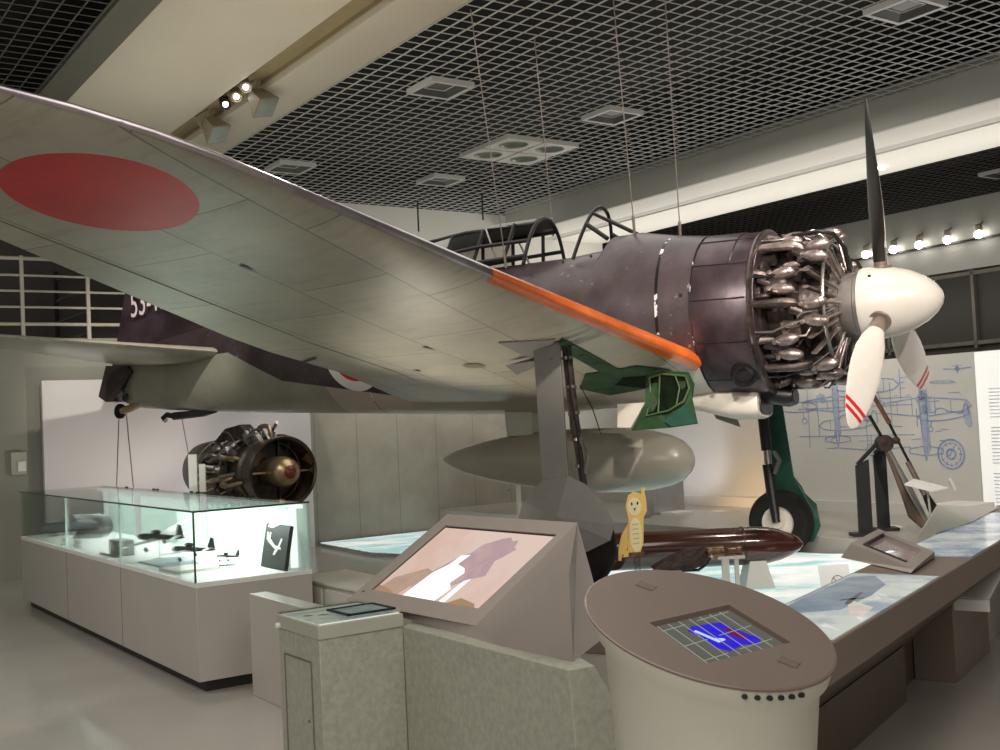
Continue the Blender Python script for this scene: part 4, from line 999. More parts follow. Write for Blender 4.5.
p0, p1 = R(7.0, 2.85, ZB), R(6.62, 2.85, ZB); up = V(.03, .10, .27); nrm = (p1 - p0).cross(up).normalized()
if nrm.dot(ER) > 0: nrm = -nrm
p0 = p0 + V(0, 0, .004); p1 = p1 + V(0, 0, .004)
MB().slab([p0, p1, p1 + up, p0 + up], -nrm * .025).build('board', mk('charcoal picture board', (.035, .038, .036), .5), t, smooth=0)
def on(u, v): return p0 + (p1 - p0) * u + up * v + nrm * .003
m = MB(); m.poly([on(u, v) for u, v in ((.12, .66), (.2, .70), (.5, .52), (.74, .50), (.78, .44), (.5, .44), (.2, .58))]); m.poly([on(u, v) for u, v in ((.60, .46), (.72, .70), (.78, .68), (.68, .44))]); m.poly([on(u, v) for u, v in ((.55, .48), (.46, .30), (.54, .30), (.66, .44))])
m.poly([on(u, v) for u, v in ((.12, .62), (.1, .80), (.17, .80), (.19, .64))]); m.poly([on(u, v) for u, v in ((.2, .66), (.22, .80), (.28, .80), (.27, .64))])
m.poly([on(u, v) for u, v in ((.1, .92), (.15, 1.0), (.5, 1.03), (.58, .99), (.3, .90))])
m.build('white_aircraft_shape', M_WPLAS, t, smooth=0)
t = thing('torpedo_model', R(11.15, 2.6, ZB), 'dark grey cylinder model at the far left end of the glass case', 'model')
pA = R(11.1, 2.36, ZB + .075); pB = R(11.02, 2.86, ZB + .085)
MB().lathe([(0, .01), (.02, .04), (.08, .05), (.44, .05), (.50, .045), (.51, .02)], pA, pB - pA, 20).build('body', mk('slate cylinder', (.06, .065, .075), .3), t)
MB().rbox(11.02, 11.14, 2.45, 2.5, ZB, ZB + .04).build('cradle', M_ACR, t, smooth=0); MB().rbox(10.98, 11.1, 2.7, 2.75, ZB, ZB + .05).build('cradle', M_ACR, t, smooth=0)
t = tag(MB().lathe([(0, .11), (.32, .11), (.40, .09)], R(10.55, 2.50, ZB + .115), (ER * .6 - D1 * .8), 24, cap=False).build('acrylic_tube', M_ACR), 'clear acrylic tube lying in the glass case beside the dark cylinder model', 'tube')
for i, (a, b) in enumerate(((10.05, 2.34), (9.8, 2.38), (9.65, 2.36))):
    tag(MB().lathe([(0, .03), (.01, .032), (.03, .012), (.05, .02), (.055, .02)], R(a, b, ZB), (0, 0, 1), 14).build('small_fitting', M_MODELL), ['small pale metal fitting, leftmost of three at the front of the glass case', 'small pale metal fitting, middle of three at the front of the glass case', 'small pale metal fitting, rightmost of three at the front of the glass case'][i], 'fitting', 'small fittings in the glass case')

# ---- jet engine behind the case
JE = thing('jet_engine', V(-1.9, 9.7, .87), 'small early jet engine with a golden nose cone on a stand behind the case', 'jet engine')
JM = Matrix.Translation(V(-1.9, 9.7, 1.18)) @ Matrix.Rotation(radians(-55.4), 4, 'Z')
def jp(mb, name, mat, parent=None, **k): return mb.xf(JM).build(name, mat, parent or JE, **k)
X = (1, 0, 0)
IN = jp(MB().lathe([(-.25, .255), (-.23, .295), (-.05, .305), (0, .315), (.015, .305), (.0, .285), (-.1, .275), (-.40, .262)], (0, 0, 0), X, 48, cap=False), 'intake_ring', M_JET)
jp(MB().lathe([(-.001, .284), (-.06, .279), (-.40, .262), (-.401, .10)], (0, 0, 0), X, 40, cap=False), 'intake_duct', mk('dark brown duct lining', (.05, .032, .022), .35, .6), IN)
m = MB()
for k in range(24):
    q = 2 * pi * k / 24; m.slab([V(-.36, .10 * cos(q), .10 * sin(q)), V(-.36, .262 * cos(q), .262 * sin(q)), V(-.31, .262 * cos(q + .1), .262 * sin(q + .1)), V(-.31, .10 * cos(q + .1), .10 * sin(q + .1))], V(.004, 0, 0))
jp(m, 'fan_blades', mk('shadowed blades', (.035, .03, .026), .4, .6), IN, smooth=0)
jp(MB().lathe([(-.34, .11), (-.15, .135), (0, .135), (.06, .125), (.11, .10), (.14, .06)], (0, 0, 0), X, 32), 'nose_cone', M_BRASS)
jp(MB().lathe([(.13, .062), (.16, .05), (.175, .03), (.18, .002)], (0, 0, 0), X, 24), 'starter_cap', mk('oxblood cap', (.16, .025, .018), .35))
for q in (0, pi / 2, pi, 3 * pi / 2): jp(MB().bar((-.12, .12 * cos(q), .12 * sin(q)), (-.12, .28 * cos(q), .28 * sin(q)), .06, .016, up=(0, -sin(q), cos(q))), 'intake_strut', M_BRASS if q in (0, pi) else M_BLACKM, smooth=0)
m = MB(); m.poly([V(-.02, .283 * cos(q), .283 * sin(q)) for q in [radians(a) for a in (-8, 8, 20, 34)]] + [V(-.28, .268 * cos(q), .268 * sin(q)) for q in [radians(a) for a in (34, 20, 8, -8)]])
jp(m, 'duct_patch', mk('copper duct sheet', (.50, .28, .14), .3, .8), IN)
jp(MB().lathe([(-.30, .26), (-.33, .29), (-.38, .29), (-.40, .25), (-.75, .235), (-.78, .27), (-.82, .27), (-.84, .24)], (0, 0, 0), X, 36), 'compressor_casing', M_JET)
jp(MB().lathe([(-.84, .22), (-.90, .30), (-1.35, .305), (-1.50, .30), (-1.80, .28), (-1.92, .22), (-1.92, .14)], (0, 0, 0), X, 36, cap=False), 'combustor_casing', M_JET)
jp(MB().lathe([(-1.55, .12), (-1.75, .09), (-1.88, .01)], (0, 0, 0), X, 20), 'exhaust_cone', M_COPPER)
rj = random.Random(3)
for k in range(44):
    q = rj.uniform(-.35, pi + .35) if k < 34 else rj.uniform(0, 2 * pi); x0 = rj.uniform(-1.3, -.42); l = rj.uniform(.12, .5); dq = rj.uniform(-.25, .25); r0 = rj.uniform(.29, .385)
    P = []
    for j in range(6):
        u = j / 5; rr = r0 + (.03 * sin(u * pi)) - (.09 if j in (0, 5) else 0); a = q + dq * u
        P.append((min(x0 + l * u, -.08), rr * cos(a), rr * sin(a)))
    jp(MB().tube(P, rj.choice((.008, .011, .016, .022)), 7), 'pipe', rj.choice((M_STEEL, M_JET, M_DARKM, M_PINKM, M_BRASS)))
for k in range(14):
    q = rj.uniform(.1, pi - .1); x0 = rj.uniform(-1.0, -.45); c = (x0, .31 * cos(q), .31 * sin(q))
    mm = MB()
    if k % 2: mm.lathe([(-.05, .03), (-.045, .042), (.04, .042), (.05, .03), (.07, .02)], c, (rj.uniform(-.5, 1), cos(q), sin(q)), 12)
    else: mm.ell(c, (.07, .04, .045), 12, 8, 0, Matrix.Rotation(q, 3, 'X'))
    jp(mm, 'accessory', rj.choice((M_STEEL, M_JET, M_BRASS)))
m = MB()
for x in (-1.35, -1.05, -.75): m.tube([(x, .30 * cos(q), .30 * sin(q)) for q in [radians(a) for a in range(-20, 201, 10)]], .012, 6)
jp(m, 'clamp_band', M_STEEL)
m = MB(); m.slab([V(-.55, .06, .30), V(-.75, .02, .43), V(-1.0, -.02, .40), V(-1.3, -.02, .28), V(-1.2, .02, .24)], V(0, -.12, 0)); jp(m, 'top_cover', M_JET, smooth=0, bevel=.01)
m = MB(); m.tube([(-.35, .05, .33), (-.3, .04, .37), (-.1, 0, .43)], .016, 8); jp(m, 'lever_pipe', M_PINKM)
m = MB()
for s_ in (-1, 1): m.bar((-1.5, .14 * s_, -.15), (-1.62, .20 * s_, -.31), .04, .03); m.bar((-.6, .14 * s_, -.18), (-.6, .20 * s_, -.31), .04, .03)
jp(m, 'cradle_leg', M_COPPER, smooth=0)
t = thing('engine_stand', V(-2.3, 10.3, 0), 'white stand carrying the jet engine behind the glass case', 'stand')
m = MB(); m.box(-1.72, -.35, -.27, .27, -1.18, -.31).xf(JM).build('body', M_PEDW, t, bevel=.008)
for (w_, h_, off, lb) in ((.075, .30, 0., 'taller left white caption card standing in front of the jet engine'), (.055, .22, .085, 'shorter right white caption card standing in front of the jet engine')):
    o = MB().box(-w_ / 2, w_ / 2, -.006, .006, 0, h_).xf(Matrix.Translation(V(-2.475 + off * .9, 8.95 - .1 * off, ZT + .009)) @ Matrix.Rotation(radians(-20), 4, 'Z')).build('caption_card', M_WPLAS, smooth=0)
    tag(o, lb, 'card')

# ---- maroon bomb-shaped tank behind the wheel
BT = thing('maroon_torpedo_tank', V(1.2, 8.5, .2), 'long glossy maroon cylinder with a rounded nose lying on the light table', 'tank')
MB().lathe([(0, .10), (.05, .135), (.2, .142), (1.54, .142), (1.64, .137), (1.74, .116), (1.82, .085), (1.885, .048), (1.92, .006)], (.30, 8.5, .51), (1, 0, -.004), 40).build('body', M_BOMB, BT)
MB().lathe([(0, .145), (.02, .145)], (.62, 8.5, .51), (1, 0, 0), 32, cap=False).lathe([(0, .145), (.015, .145)], (1.75, 8.5, .507), (1, 0, 0), 32, cap=False).build('band', mk('dark maroon band', (.03, .012, .01), .3), BT)
m = MB()
for x in (.6, 1.85): MB().loft([[V(x - .11, 8.36, .2), V(x + .11, 8.36, .2), V(x + .11, 8.64, .2), V(x - .11, 8.64, .2)], [V(x - .06, 8.40, .40), V(x + .06, 8.40, .40), V(x + .06, 8.60, .40), V(x - .06, 8.60, .40)]]).build('cradle', M_PEDW, BT, smooth=0)
pass

# ---- yellow cut-out sign on a clear post
t = thing('yellow_cutout_sign', V(.885, 7.8, .2), 'flat yellow cut-out figure on a clear post beside the near wheel', 'sign')
S = Matrix.Translation(V(.885, 7.8, .50))
def flat(pts, y, th, name, mat): return MB().slab([V(x, y, z) for x, z in pts], V(0, th, 0)).xf(S).build(name, mat, t, smooth=0)
def oval(cx, cz, rx, rz, n=22): return [(cx + rx * cos(2 * pi * k / n), cz + rz * sin(2 * pi * k / n)) for k in range(n)]
flat([(-.10, .05), (-.06, .10), (-.045, .30), (-.06, .40), (-.04, .475), (0, .50), (.045, .485), (.06, .44), (.06, .30), (.05, .15), (.02, .06), (-.03, .055)], 0, .012, 'figure', M_YELLOW)
flat([(-.05, .28), (-.10, .20), (-.125, .10), (-.13, .03), (-.11, .025), (-.10, .07), (-.08, .06), (-.06, .12)], .004, .012, 'left_limb', M_YELLOW)
flat([(.05, .30), (.085, .36), (.085, .44), (.075, .50), (.09, .52), (.06, .525), (.045, .46), (.04, .38)], .004, .012, 'right_limb', M_YELLOW)
flat(oval(0, .395, .048, .062), -.003, .003, 'face', M_LYELLOW); flat(oval(0, .20, .042, .12), -.003, .003, 'front_panel', M_LYELLOW)
flat(oval(-.018, .415, .006, .012, 10), -.006, .003, 'eye', M_BLACK); flat(oval(.022, .418, .006, .012, 10), -.006, .003, 'eye', M_BLACK); flat([(-.006, .385), (.008, .386), (.001, .362)], -.006, .003, 'nose', M_BLACK)
for k in range(5): flat([(-.022, .14 + k * .033), (.022, .143 + k * .033), (.022, .147 + k * .033), (-.022, .144 + k * .033)], -.006, .003, 'front_line', mk('sand line', (.55, .38, .15), .5) if k == 0 else MATS['sand line'])
MB().box(-.055, .055, -.01, .02, .05, .082).xf(S).build('clip', M_COPPER, t, smooth=0)
MB().tube([V(.885, 7.805, .20), V(.885, 7.805, .56)], .022, 12).build('post', M_ACR, t)

# ---- rusty mechanism on white stands
t = thing('rusty_mechanism', V(1.3, 7.6, .2), 'rusty brown finned mechanism with a curved copper edge on white stands', 'machine part')
def mp(x, z, y=0): return V(.955 + x, 7.6 + y, .46 + z)
m = MB(); m.loft([[mp(x, zc - h, -w_), mp(x, zc - h, w_), mp(x, zc + h * .4, w_), mp(x, zc + h, 0), mp(x, zc + h * .4, -w_)] for x, zc, h, w_ in ((0, .045, .008, .02), (.07, .055, .035, .05), (.16, .075, .055, .07), (.25, .09, .07, .075), (.33, .10, .06, .06), (.37, .11, .04, .05))])
m.build('body', M_BROWNM, t, smooth=25, bevel=.004)
m = MB(); m.tube([mp(.20, .025), mp(.30, .03), mp(.35, .055), mp(.38, .10), (mp(.385, .125))], .012, 8); m.build('curved_edge', M_COPPER, t)
m = MB(); m.tube([mp(.20, .0125, -.03), mp(.31, .012, -.03), mp(.37, .05, -.03), mp(.40, .10, -.03)], .010, 8); m.build('black_strip', M_BLACKM, t)
m = MB(); m.lathe([(0, .03), (.02, .045), (.13, .045), (.15, .03), (.16, .025), (.22, .025), (.22, .03), (.25, .03), (.26, .02)], mp(.36, .115), (1, 0, .05), 20); m.build('barrel', M_COPPER, t)
for k in range(5): MB().slab([mp(.0 + .05 * k, .030 + .008 * k, -.085), mp(.15 + .05 * k, .125 + .010 * k, -.06), mp(.18 + .05 * k, .11 + .010 * k, -.06), mp(.05 + .05 * k, .022 + .006 * k, -.085)], V(0, .05, 0)).build('fin', M_BROWNM, t, smooth=0)
for x, z in ((.02, .02), (.07, .015), (.11, .012)): MB().ell(mp(x, z), (.014, .012, .010), 8, 6).build('lug', M_COPPER, t)
MB().ell(mp(.40, .10, -.045), (.012, .012, .012), 10, 8).build('pin', M_HUB, t)
m = MB(); m.box(1.43, 1.475, 7.58, 7.62, .2, .55); m.box(1.515, 1.54, 7.58, 7.62, .2, .55); m.box(1.40, 1.58, 7.56, 7.64, .535, .555); m.build('tall_stand', M_PEDW, t, smooth=0)
m = MB(); m.box(1.10, 1.16, 7.57, 7.63, .2, .475); m.box(1.02, 1.05, 7.58, 7.62, .2, .47); m.build('short_stand', mk('cream stand', (.75, .66, .48), .5), t, smooth=0)

# ---- caption sheet with a loop symbol on the light table
t = thing('caption_plate', V(2.25, 7.85, .2), 'white plate with a thin crossed-out circle standing on the light table edge', 'sign')
m = MB(); pts = [V(2.15, 7.80, .2), V(2.36, 7.80, .2), V(2.36, 7.88, .42), V(2.15, 7.88, .42)]; m.slab(pts, V(0, .01, 0)); m.build('plate', mk('glowing white card', (.9, .9, .88), .5, var=.01, emit=.3), t, smooth=0)
m = MB()
def cp(u, v): return V(2.15 + .21 * u, 7.797 + .08 * v, .2 + .22 * v)
Pq = [(.58 + .22 * cos(2 * pi * k / 24), .44 + .24 * sin(2 * pi * k / 24)) for k in range(25)]
for i in range(24): m.bar(cp(*Pq[i]), cp(*Pq[i + 1]), .005, .002, up=(0, -1, .3))
m.bar(cp(.44, .62), cp(.73, .26), .005, .002, up=(0, -1, .3))
m.build('crossed_circle', M_GREYM, t, smooth=0)

# ---- aircraft gun on two black posts
t = thing('gun_stand', V(3.35, 10.3, .33), 'pair of flat black posts joined at the top, holding the gun', 'stand')
m = MB(); m.slab([V(3.20, 10.28, .36), V(3.325, 10.28, .36), V(3.325, 10.28, 1.02), V(3.205, 10.28, .97)], V(0, .03, 0)); m.slab([V(3.485, 10.62, .33), V(3.60, 10.62, .33), V(3.60, 10.62, 1.10), V(3.485, 10.62, 1.04)], V(0, .03, 0)); m.build('post', M_BLACK, t, smooth=0)
m = MB(); m.bar(V(3.22, 10.29, .98), V(3.46, 10.32, 1.20), .03, .03); m.bar(V(3.50, 10.63, 1.06), V(3.52, 10.36, 1.16), .03, .03); m.build('arm', M_BLACK, t, smooth=0)
m = MB(); m.box(3.13, 3.38, 10.2, 10.38, .33, .36); m.box(3.44, 3.66, 10.54, 10.72, .33, .36); m.build('foot', M_BLACK, t, smooth=0)
t = thing('aircraft_gun', V(3.6, 10.3, .36), 'long steel aircraft gun leaning diagonally on the black posts', 'gun')
d0 = V(3.40, 10.33, 1.36); d1_ = V(3.50, 10.33, 1.16); d2_ = V(3.82, 10.30, .40)
m = MB(); m.tube([d0 - (d1_ - d0) * .3, d0, d1_], .016, 10); m.build('barrel_sleeve', M_BROWNM, t)
m = MB(); m.tube([d1_, d1_.lerp(d2_, .25), d1_.lerp(d2_, .6), d2_], [.02, .024, .04, .035], 12); m.build('receiver', M_STEEL, t)
m = MB(); m.tube([d1_ + V(-.02, 0, 0), V(3.62, 10.30, .72), V(3.70, 10.29, .50), V(3.79, 10.28, .39)], [.012, .025, .05, .03], 10); m.build('stock', mk('wood brown stock', (.13, .085, .06), .4), t)
m = MB(); m.tube([V(3.42, 10.36, 1.62), V(3.56, 10.36, 1.34)], .022, 8); m.build('muzzle', M_COPPER, t)
m = MB(); m.tube([V(3.54, 10.36, 1.38), V(3.86, 10.34, .64)], .013, 8); m.build('barrel', M_BLACKM, t)
m = MB(); m.tube([V(3.70, 10.34, .98), V(3.86, 10.34, .62)], .026, 8); m.build('jacket', M_PINKM, t)
m = MB(); m.lathe([(-.05, .03), (-.045, .075), (.045, .075), (.05, .03)], d1_ + V(-.01, 0, .0), (.1, -1, 0), 20); m.ell(d1_ + V(.10, 0, .02), (.04, .03, .035), 10, 8); m.build('drum_magazine', M_BROWNM, t)
m = MB(); m.tube([V(3.84, 10.34, .68), V(3.90, 10.34, .55), V(3.92, 10.34, .43)], [.03, .05, .02], 8); m.build('grip', M_BLACKM, t)
t = thing('caption_stand', V(3.84, 9.9, .33), 'small tilted white caption plate on a thin stem beside the gun', 'sign')
MB().slab([V(3.50, 9.9, .80), V(3.68, 9.75, .74), V(3.86, 9.85, .755), V(3.64, 10.05, .83)], V(0, 0, .012)).build('plate', M_WPLAS, t, smooth=0)
MB().tube([V(3.70, 9.9, .77), V(3.72, 9.9, .33)], .010, 8).build('stem', M_CREAM, t)
tag(MB().lathe([(0, .13), (.02, .13), (.03, .10)], V(3.62, 10.75, .33), (0, 0, 1), 24).build('round_base', M_WPLAS), 'flat round white base on the grey deck behind the black posts', 'base')
tag(MB().lathe([(0, .018), (.11, .018)], V(4.02, 10.1, .72), (-.4, 0, 1), 12).build('white_cylinder', M_PEDW), 'small white tube standing to the right of the caption plate', 'tube')
o = MB().rbox(6.2, 6.62, 9.5, 9.9, .33, .54).build('low_white_bench', M_PEDW, bevel=.006); tag(o, 'low pale bench on the deck at the right, below the line drawing', 'bench')
t = thing('steel_reflector_box', R(10.2, 9.1, .33), 'dull steel box with a glowing face on the deck under the drop tank', 'box')
MB().rbox(10.0, 10.45, 9.0, 9.5, .33, .75).build('body', mk('brushed steel sheet', (.42, .42, .44), .28, .7, var=.05), t, bevel=.005)
MB().rbox(9.75, 10.0, 9.1, 9.4, .33, .36).build('lip', M_WPLAS, t, smooth=0)
tag(MB().ell(R(9.95, 8.72, .33), (.14, .12, .12), 16, 10).build('deck_dome', mk('grey dome', (.22, .21, .20), .5)), 'small grey dome on the deck edge right of the yellow figure', 'dome')
tag(MB().rbox(8.55, 8.75, 9.3, 9.9, .33, .365).build('floor_lamp_strip', M_WPLAS, smooth=0), 'thin pale strip lying on the grey deck left of the far wheel', 'strip')

# block that carries the near wheel
bpy.context.view_layer.update()
wc = ac_world((-2.14, -1.74, -2.0)); bm_ = MB(); bm_.box(-.34, .34, -.20, .20, 0, wc.z - .004).xf(Matrix.Translation(V(wc.x, wc.y, 0)) @ Matrix.Rotation(-.550241, 4, 'Z'))
tag(bm_.build('wheel_block', M_TAUPE, bevel=.006), 'taupe block standing under the near landing wheel beside the oval console', 'block')
# ------------------------------------------------------------------ touch screen console on the concrete plinth
ZP = .70
t = thing('concrete_plinth', R(3.55, 2.5, 0), 'long low speckled concrete plinth carrying the large touch screen console', 'plinth')
m = MB(); m.hexa([R(4.12, 2.29, 0), R(2.93, 2.27, 0), R(2.86, 2.75, 0), R(4.75, 3.0, 0), R(4.12, 2.29, ZP), R(2.98, 2.27, ZP), R(2.97, 2.37, ZP), R(4.75, 3.0, ZP)]); m.build('body', M_SPECK, t, smooth=0, bevel=.004)
KT = thing('touch_screen_console', R(3.5, 2.3, ZP), 'large taupe console with a tilted peach coloured screen on the concrete plinth', 'console')
hd, tl = .049, .534; ch, sh = cos(hd), sin(hd)
wv = -D1 * ch + ER * sh; sv0 = ER * ch + D1 * sh; sv = sv0 * cos(tl) + V(0, 0, sin(tl)); nv = wv.cross(sv).normalized()
if nv.z < 0: nv = -nv
O = R(4.617, 2.406, .79); W_, L_, m_ = .834, .495, .087
def sp(u, v, h=0.): return O + wv * u + sv * v + nv * h
BL, BR, TR, TL = sp(-m_, -m_ - .005), sp(W_ + m_, -m_ - .005), sp(W_ + m_ * .55, L_ + m_), sp(-m_, L_ + m_)
m = MB(); inn = [sp(0, 0), sp(W_, 0), sp(W_, L_), sp(0, L_)]; out = [BL, BR, TR, TL]; sunk = [p - nv * .012 for p in inn]
m.loft([out, inn, sunk], cap=False)
Q2 = R(3.064, 2.355, ZP); Q1 = R(3.064, 2.355, ZP + .30); Q3 = R(3.52, 2.34, ZP); Q0 = R(4.70, 2.42, ZP)
B0_ = V(TL.x, TL.y, ZP); B1_ = V(TR.x, TR.y, ZP)
m.add([BL, BR, Q3, Q0], [(0, 1, 2, 3)])
B1_ = R(3.35, 2.75, ZP); m.add([TR, Q1, Q2, B1_], [(0, 1, 2), (0, 2, 3)]); s2 = MB().add([BR, Q3, Q2, Q1, TR], [(0, 1, 3), (1, 2, 3), (0, 3, 4)]); s2.build('side_panel', M_TAUPE2, KT, smooth=90)
m.add([BL, Q0, B0_, TL], [(0, 1, 2, 3)]); m.add([TL, B0_, B1_, TR], [(0, 1, 2, 3)])
m.build('housing', M_TAUPE2, KT, smooth=0)
m = MB(); e = .010
for (u0, v0, u1, v1) in ((0, L_ - e, W_, L_), (0, 0, e, L_)): m.poly([sp(u0, v0, -.006), sp(u1, v0, -.006), sp(u1, v1, -.006), sp(u0, v1, -.006)])
m.build('screen_rim', M_BLACK, KT, smooth=0)
m = MB(); m.poly([sp(0, 0, -.011), sp(W_, 0, -.011), sp(W_, L_, -.011), sp(0, L_, -.011)]); SC = m.build('screen', M_PINK, KT, smooth=0)
def scr(pts, mat, name, h): return MB().poly([sp(u * W_, v * L_, h) for u, v in pts]).build(name, mat, SC, smooth=0)
scr([(.24, .20), (.34, .42), (.42, .62), (.47, .66), (.50, .80), (.60, .90), (.66, .93), (.70, .88), (.74, .90), (.77, .80), (.80, .78), (.76, .66), (.73, .60), (.78, .40), (.70, .34), (.60, .22), (.55, .05), (.40, .0)], M_MAUVE, 'mauve_reflection', -.010)  # reflection in the screen glass, painted as a glowing mauve shape
scr([(.30, .0), (.34, .35), (.40, .48), (.42, .62), (.49, .64), (.47, .50), (.56, .46), (.60, .40), (.57, .26), (.63, .18), (.60, .0)], M_LIGHTP, 'glare_shape', -.009)  # glare bars painted onto the screen as glowing shapes
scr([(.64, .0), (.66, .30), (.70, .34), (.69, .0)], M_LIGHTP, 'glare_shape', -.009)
scr([(.02, .02), (.06, .22), (.26, .40), (.34, .36), (.24, .0)], emis('tan screen picture', (.62, .44, .34), .8, (.56, .38, .28), 5.), 'tan_shape', -.0095)
scr([(.0, .0), (.0, .10), (.12, .07), (.24, .0)], M_OCHRE, 'ochre_shape', -.009); scr([(.70, .0), (.78, .10), (.92, .06), (.96, .0)], M_OCHRE, 'ochre_shape', -.009)
MB().lathe([(0, .006), (.003, .006)], sp(-.035, -.02), nv, 10).build('sensor', M_COPPER, KT)

# ---- small concrete pedestal with a glazed box
PT = thing('concrete_pedestal', R(4.28, 2.1, 0), 'speckled concrete pedestal with a shallow glazed cream box on top', 'pedestal')
MB().rbox(4.12, 4.52, 1.91, 2.29, 0, ZP).build('body', M_SPECK, PT, bevel=.004)
MB().rbox(4.115, 4.525, 1.905, 2.29, ZP, ZP + .055).build('box_frame', M_CREAM, PT, bevel=.003)
MB().rbox(4.115, 4.525, 1.905, 2.29, ZP + .062, ZP + .070).build('glass_lid', M_GLASS, PT, smooth=0)
MB().rbox(4.13, 4.51, 1.92, 2.28, ZP + .055, ZP + .058).build('lit_tray', mk('white lit tray', (.85, .88, .82), .5, var=.01, emit=.35), PT, smooth=0)
MB().lathe([(0, .013), (.012, .013), (.016, .009)], R(4.50, 1.905, ZP + .012), -ER, 14).build('lock', M_WPLAS, PT)
m = MB(); F_ = [R(4.46, 1.908, .02), R(4.20, 1.908, .02), R(4.20, 1.908, .60), R(4.46, 1.908, .60)]
for i in (1, 2, 3): m.bar(F_[i], F_[(i + 1) % 4], .004, .006)
m.build('hatch', mk('dark hatch joint', (.16, .15, .12), .6), PT, smooth=0)
MB().lathe([(0, .006), (.004, .006)], R(4.24, 1.908, .36), -ER, 10).build('hatch_lock', M_STEEL, PT)
t = thing('framed_caption', R(4.22, 2.18, ZP + .07), 'small dark framed caption lying on the glass pedestal lid', 'frame')
m = MB(); a0, a1, b0, b1 = 4.14, 4.34, 2.05, 2.27; z = ZP + .071
for (x0, x1, y0, y1) in ((a0, a1, b0, b0 + .014), (a0, a1, b1 - .014, b1), (a0, a0 + .012, b0, b1), (a1 - .012, a1, b0, b1)): m.rbox(x0, x1, y0, y1, z, z + .008)
m.build('frame', M_BLACK, t, smooth=0); MB().rbox(a0 + .012, a1 - .012, b0 + .014, b1 - .014, z, z + .004).build('sheet', M_BLUEP, t, smooth=0)
for (a, b, mt, lb) in ((4.36, 1.975, M_BLACK, 'small black relic in the glazed pedestal box, nearer the front edge'), (4.33, 2.03, M_COPPER, 'small brown relic in the glazed pedestal box beside the black one')):
    tag(MB().ell(R(a, b, ZP + .0595), (.022, .010, .0025), 10, 6).build('small_relic', mt), lb, 'relic')

# ---- low wall and white desk behind the pedestal
tag(MB().rbox(4.55, 6.33, 2.50, 2.61, 0, .59).build('low_wall', M_CASE, bevel=.004), 'low grey parapet wall between the display case and the pedestal', 'wall')
t = thing('white_desk', R(6.4, 3.2, 0), 'low cream desk behind the low parapet wall and the display case', 'desk')
MB().rbox(6.1, 7.05, 3.10, 3.48, 0, .545).build('body', M_CREAM, t, bevel=.006)
m = MB(); m.rbox(6.13, 6.55, 3.085, 3.10, .34, .52); m.rbox(6.60, 7.02, 3.085, 3.10, .34, .52); m.build('front_panel', M_PEDW, t, smooth=0)
MB().rbox(6.09, 7.06, 3.09, 3.49, .545, .56).build('desk_top', M_PEDW, t, smooth=0)

# ---- oval topped console
OC = thing('oval_console', V(.491, 2.84, 0), 'round pale column console with a slanted oval brown top and small map screen', 'console')
cx, cy, zc, gx, gy, rr = .491, 2.84, 1.0, -.192, .285, .306
def tp(x, y, h=0.): return V(cx + x, cy + y, zc + gx * x + gy * y + h)
n = 64; cs = [(cos(2 * pi * k / n), sin(2 * pi * k / n)) for k in range(n)]
u_ = (tp(.57 - .339, 2.968 - 2.795) - tp(0, 0)).normalized(); 
c4 = [(.339 - cx, 2.795 - cy), (.57 - cx, 2.968 - cy), (.685 - cx, 2.799 - cy), (.447 - cx, 2.627 - cy)]
m = MB()
m.loft([[tp(rr * c * .985, rr * s_ * .985, -.009) for c, s_ in cs], [tp(rr * c, rr * s_, -.006) for c, s_ in cs], [tp(rr * c, rr * s_, -.002) for c, s_ in cs], [tp(rr * .985 * c, rr * .985 * s_) for c, s_ in cs]], cap=False)
# top surface with a rectangular opening
def edge_pt(q):       # point on opening boundary in direction q from its centre
    c0 = (sum(p[0] for p in c4) / 4, sum(p[1] for p in c4) / 4); dx, dy = cos(q), sin(q); best = None
    for i in range(4):
        ax_, ay_ = c4[i]; bx_, by_ = c4[(i + 1) % 4]; ex_, ey_ = bx_ - ax_, by_ - ay_; den = dx * ey_ - dy * ex_
        if abs(den) < 1e-9: continue
        tt = ((ax_ - c0[0]) * ey_ - (ay_ - c0[1]) * ex_) / den; uu = ((ax_ - c0[0]) * dy - (ay_ - c0[1]) * dx) / den
        if tt > 0 and -1e-6 <= uu <= 1 + 1e-6: best = tt
    return (c0[0] + dx * best, c0[1] + dy * best)
c0 = (sum(p[0] for p in c4) / 4, sum(p[1] for p in c4) / 4)
import math as _m
angs = sorted([2 * pi * k / 96 for k in range(96)] + [_m.atan2(p[1] - c0[1], p[0] - c0[0]) % (2 * pi) for p in c4])
outer = []; inner = []
for q in angs:
    dx, dy = cos(q), sin(q); b_ = c0[0] * dx + c0[1] * dy; cc = c0[0] ** 2 + c0[1] ** 2 - (rr * .985) ** 2; tt = -b_ + sqrt(b_ * b_ - cc)
    outer.append(tp(c0[0] + dx * tt, c0[1] + dy * tt)); ip = edge_pt(q); inner.append(tp(*ip))
m.loft([outer, inner, [p - V(0, 0, .014) for p in inner]], cap=False)
m.build('oval_top', mk('dark taupe oval lacquer', (.165, .122, .10), .42, var=.03, scale=3.), OC, smooth=30)
SCR = MB().poly([tp(x, y, -.013) for x, y in c4]).build('map_screen', M_SCRG, OC, smooth=0)
def bil(u, v, h): 
    a = V(*c4[0], 0).lerp(V(*c4[1], 0), u); b = V(*c4[3], 0).lerp(V(*c4[2], 0), u); p = a.lerp(b, v); return tp(p.x, p.y, h)
def mpoly(pts, mat, name, h): return MB().poly([bil(u, v, h) for u, v in pts]).build(name, mat, SCR, smooth=0)
mpoly([(.30, .24), (.40, .16), (.72, .22), (.76, .40), (.86, .72), (.74, .80), (.62, .74), (.40, .80), (.32, .64), (.34, .40)], M_SCRB, 'blue_area', -.0125)
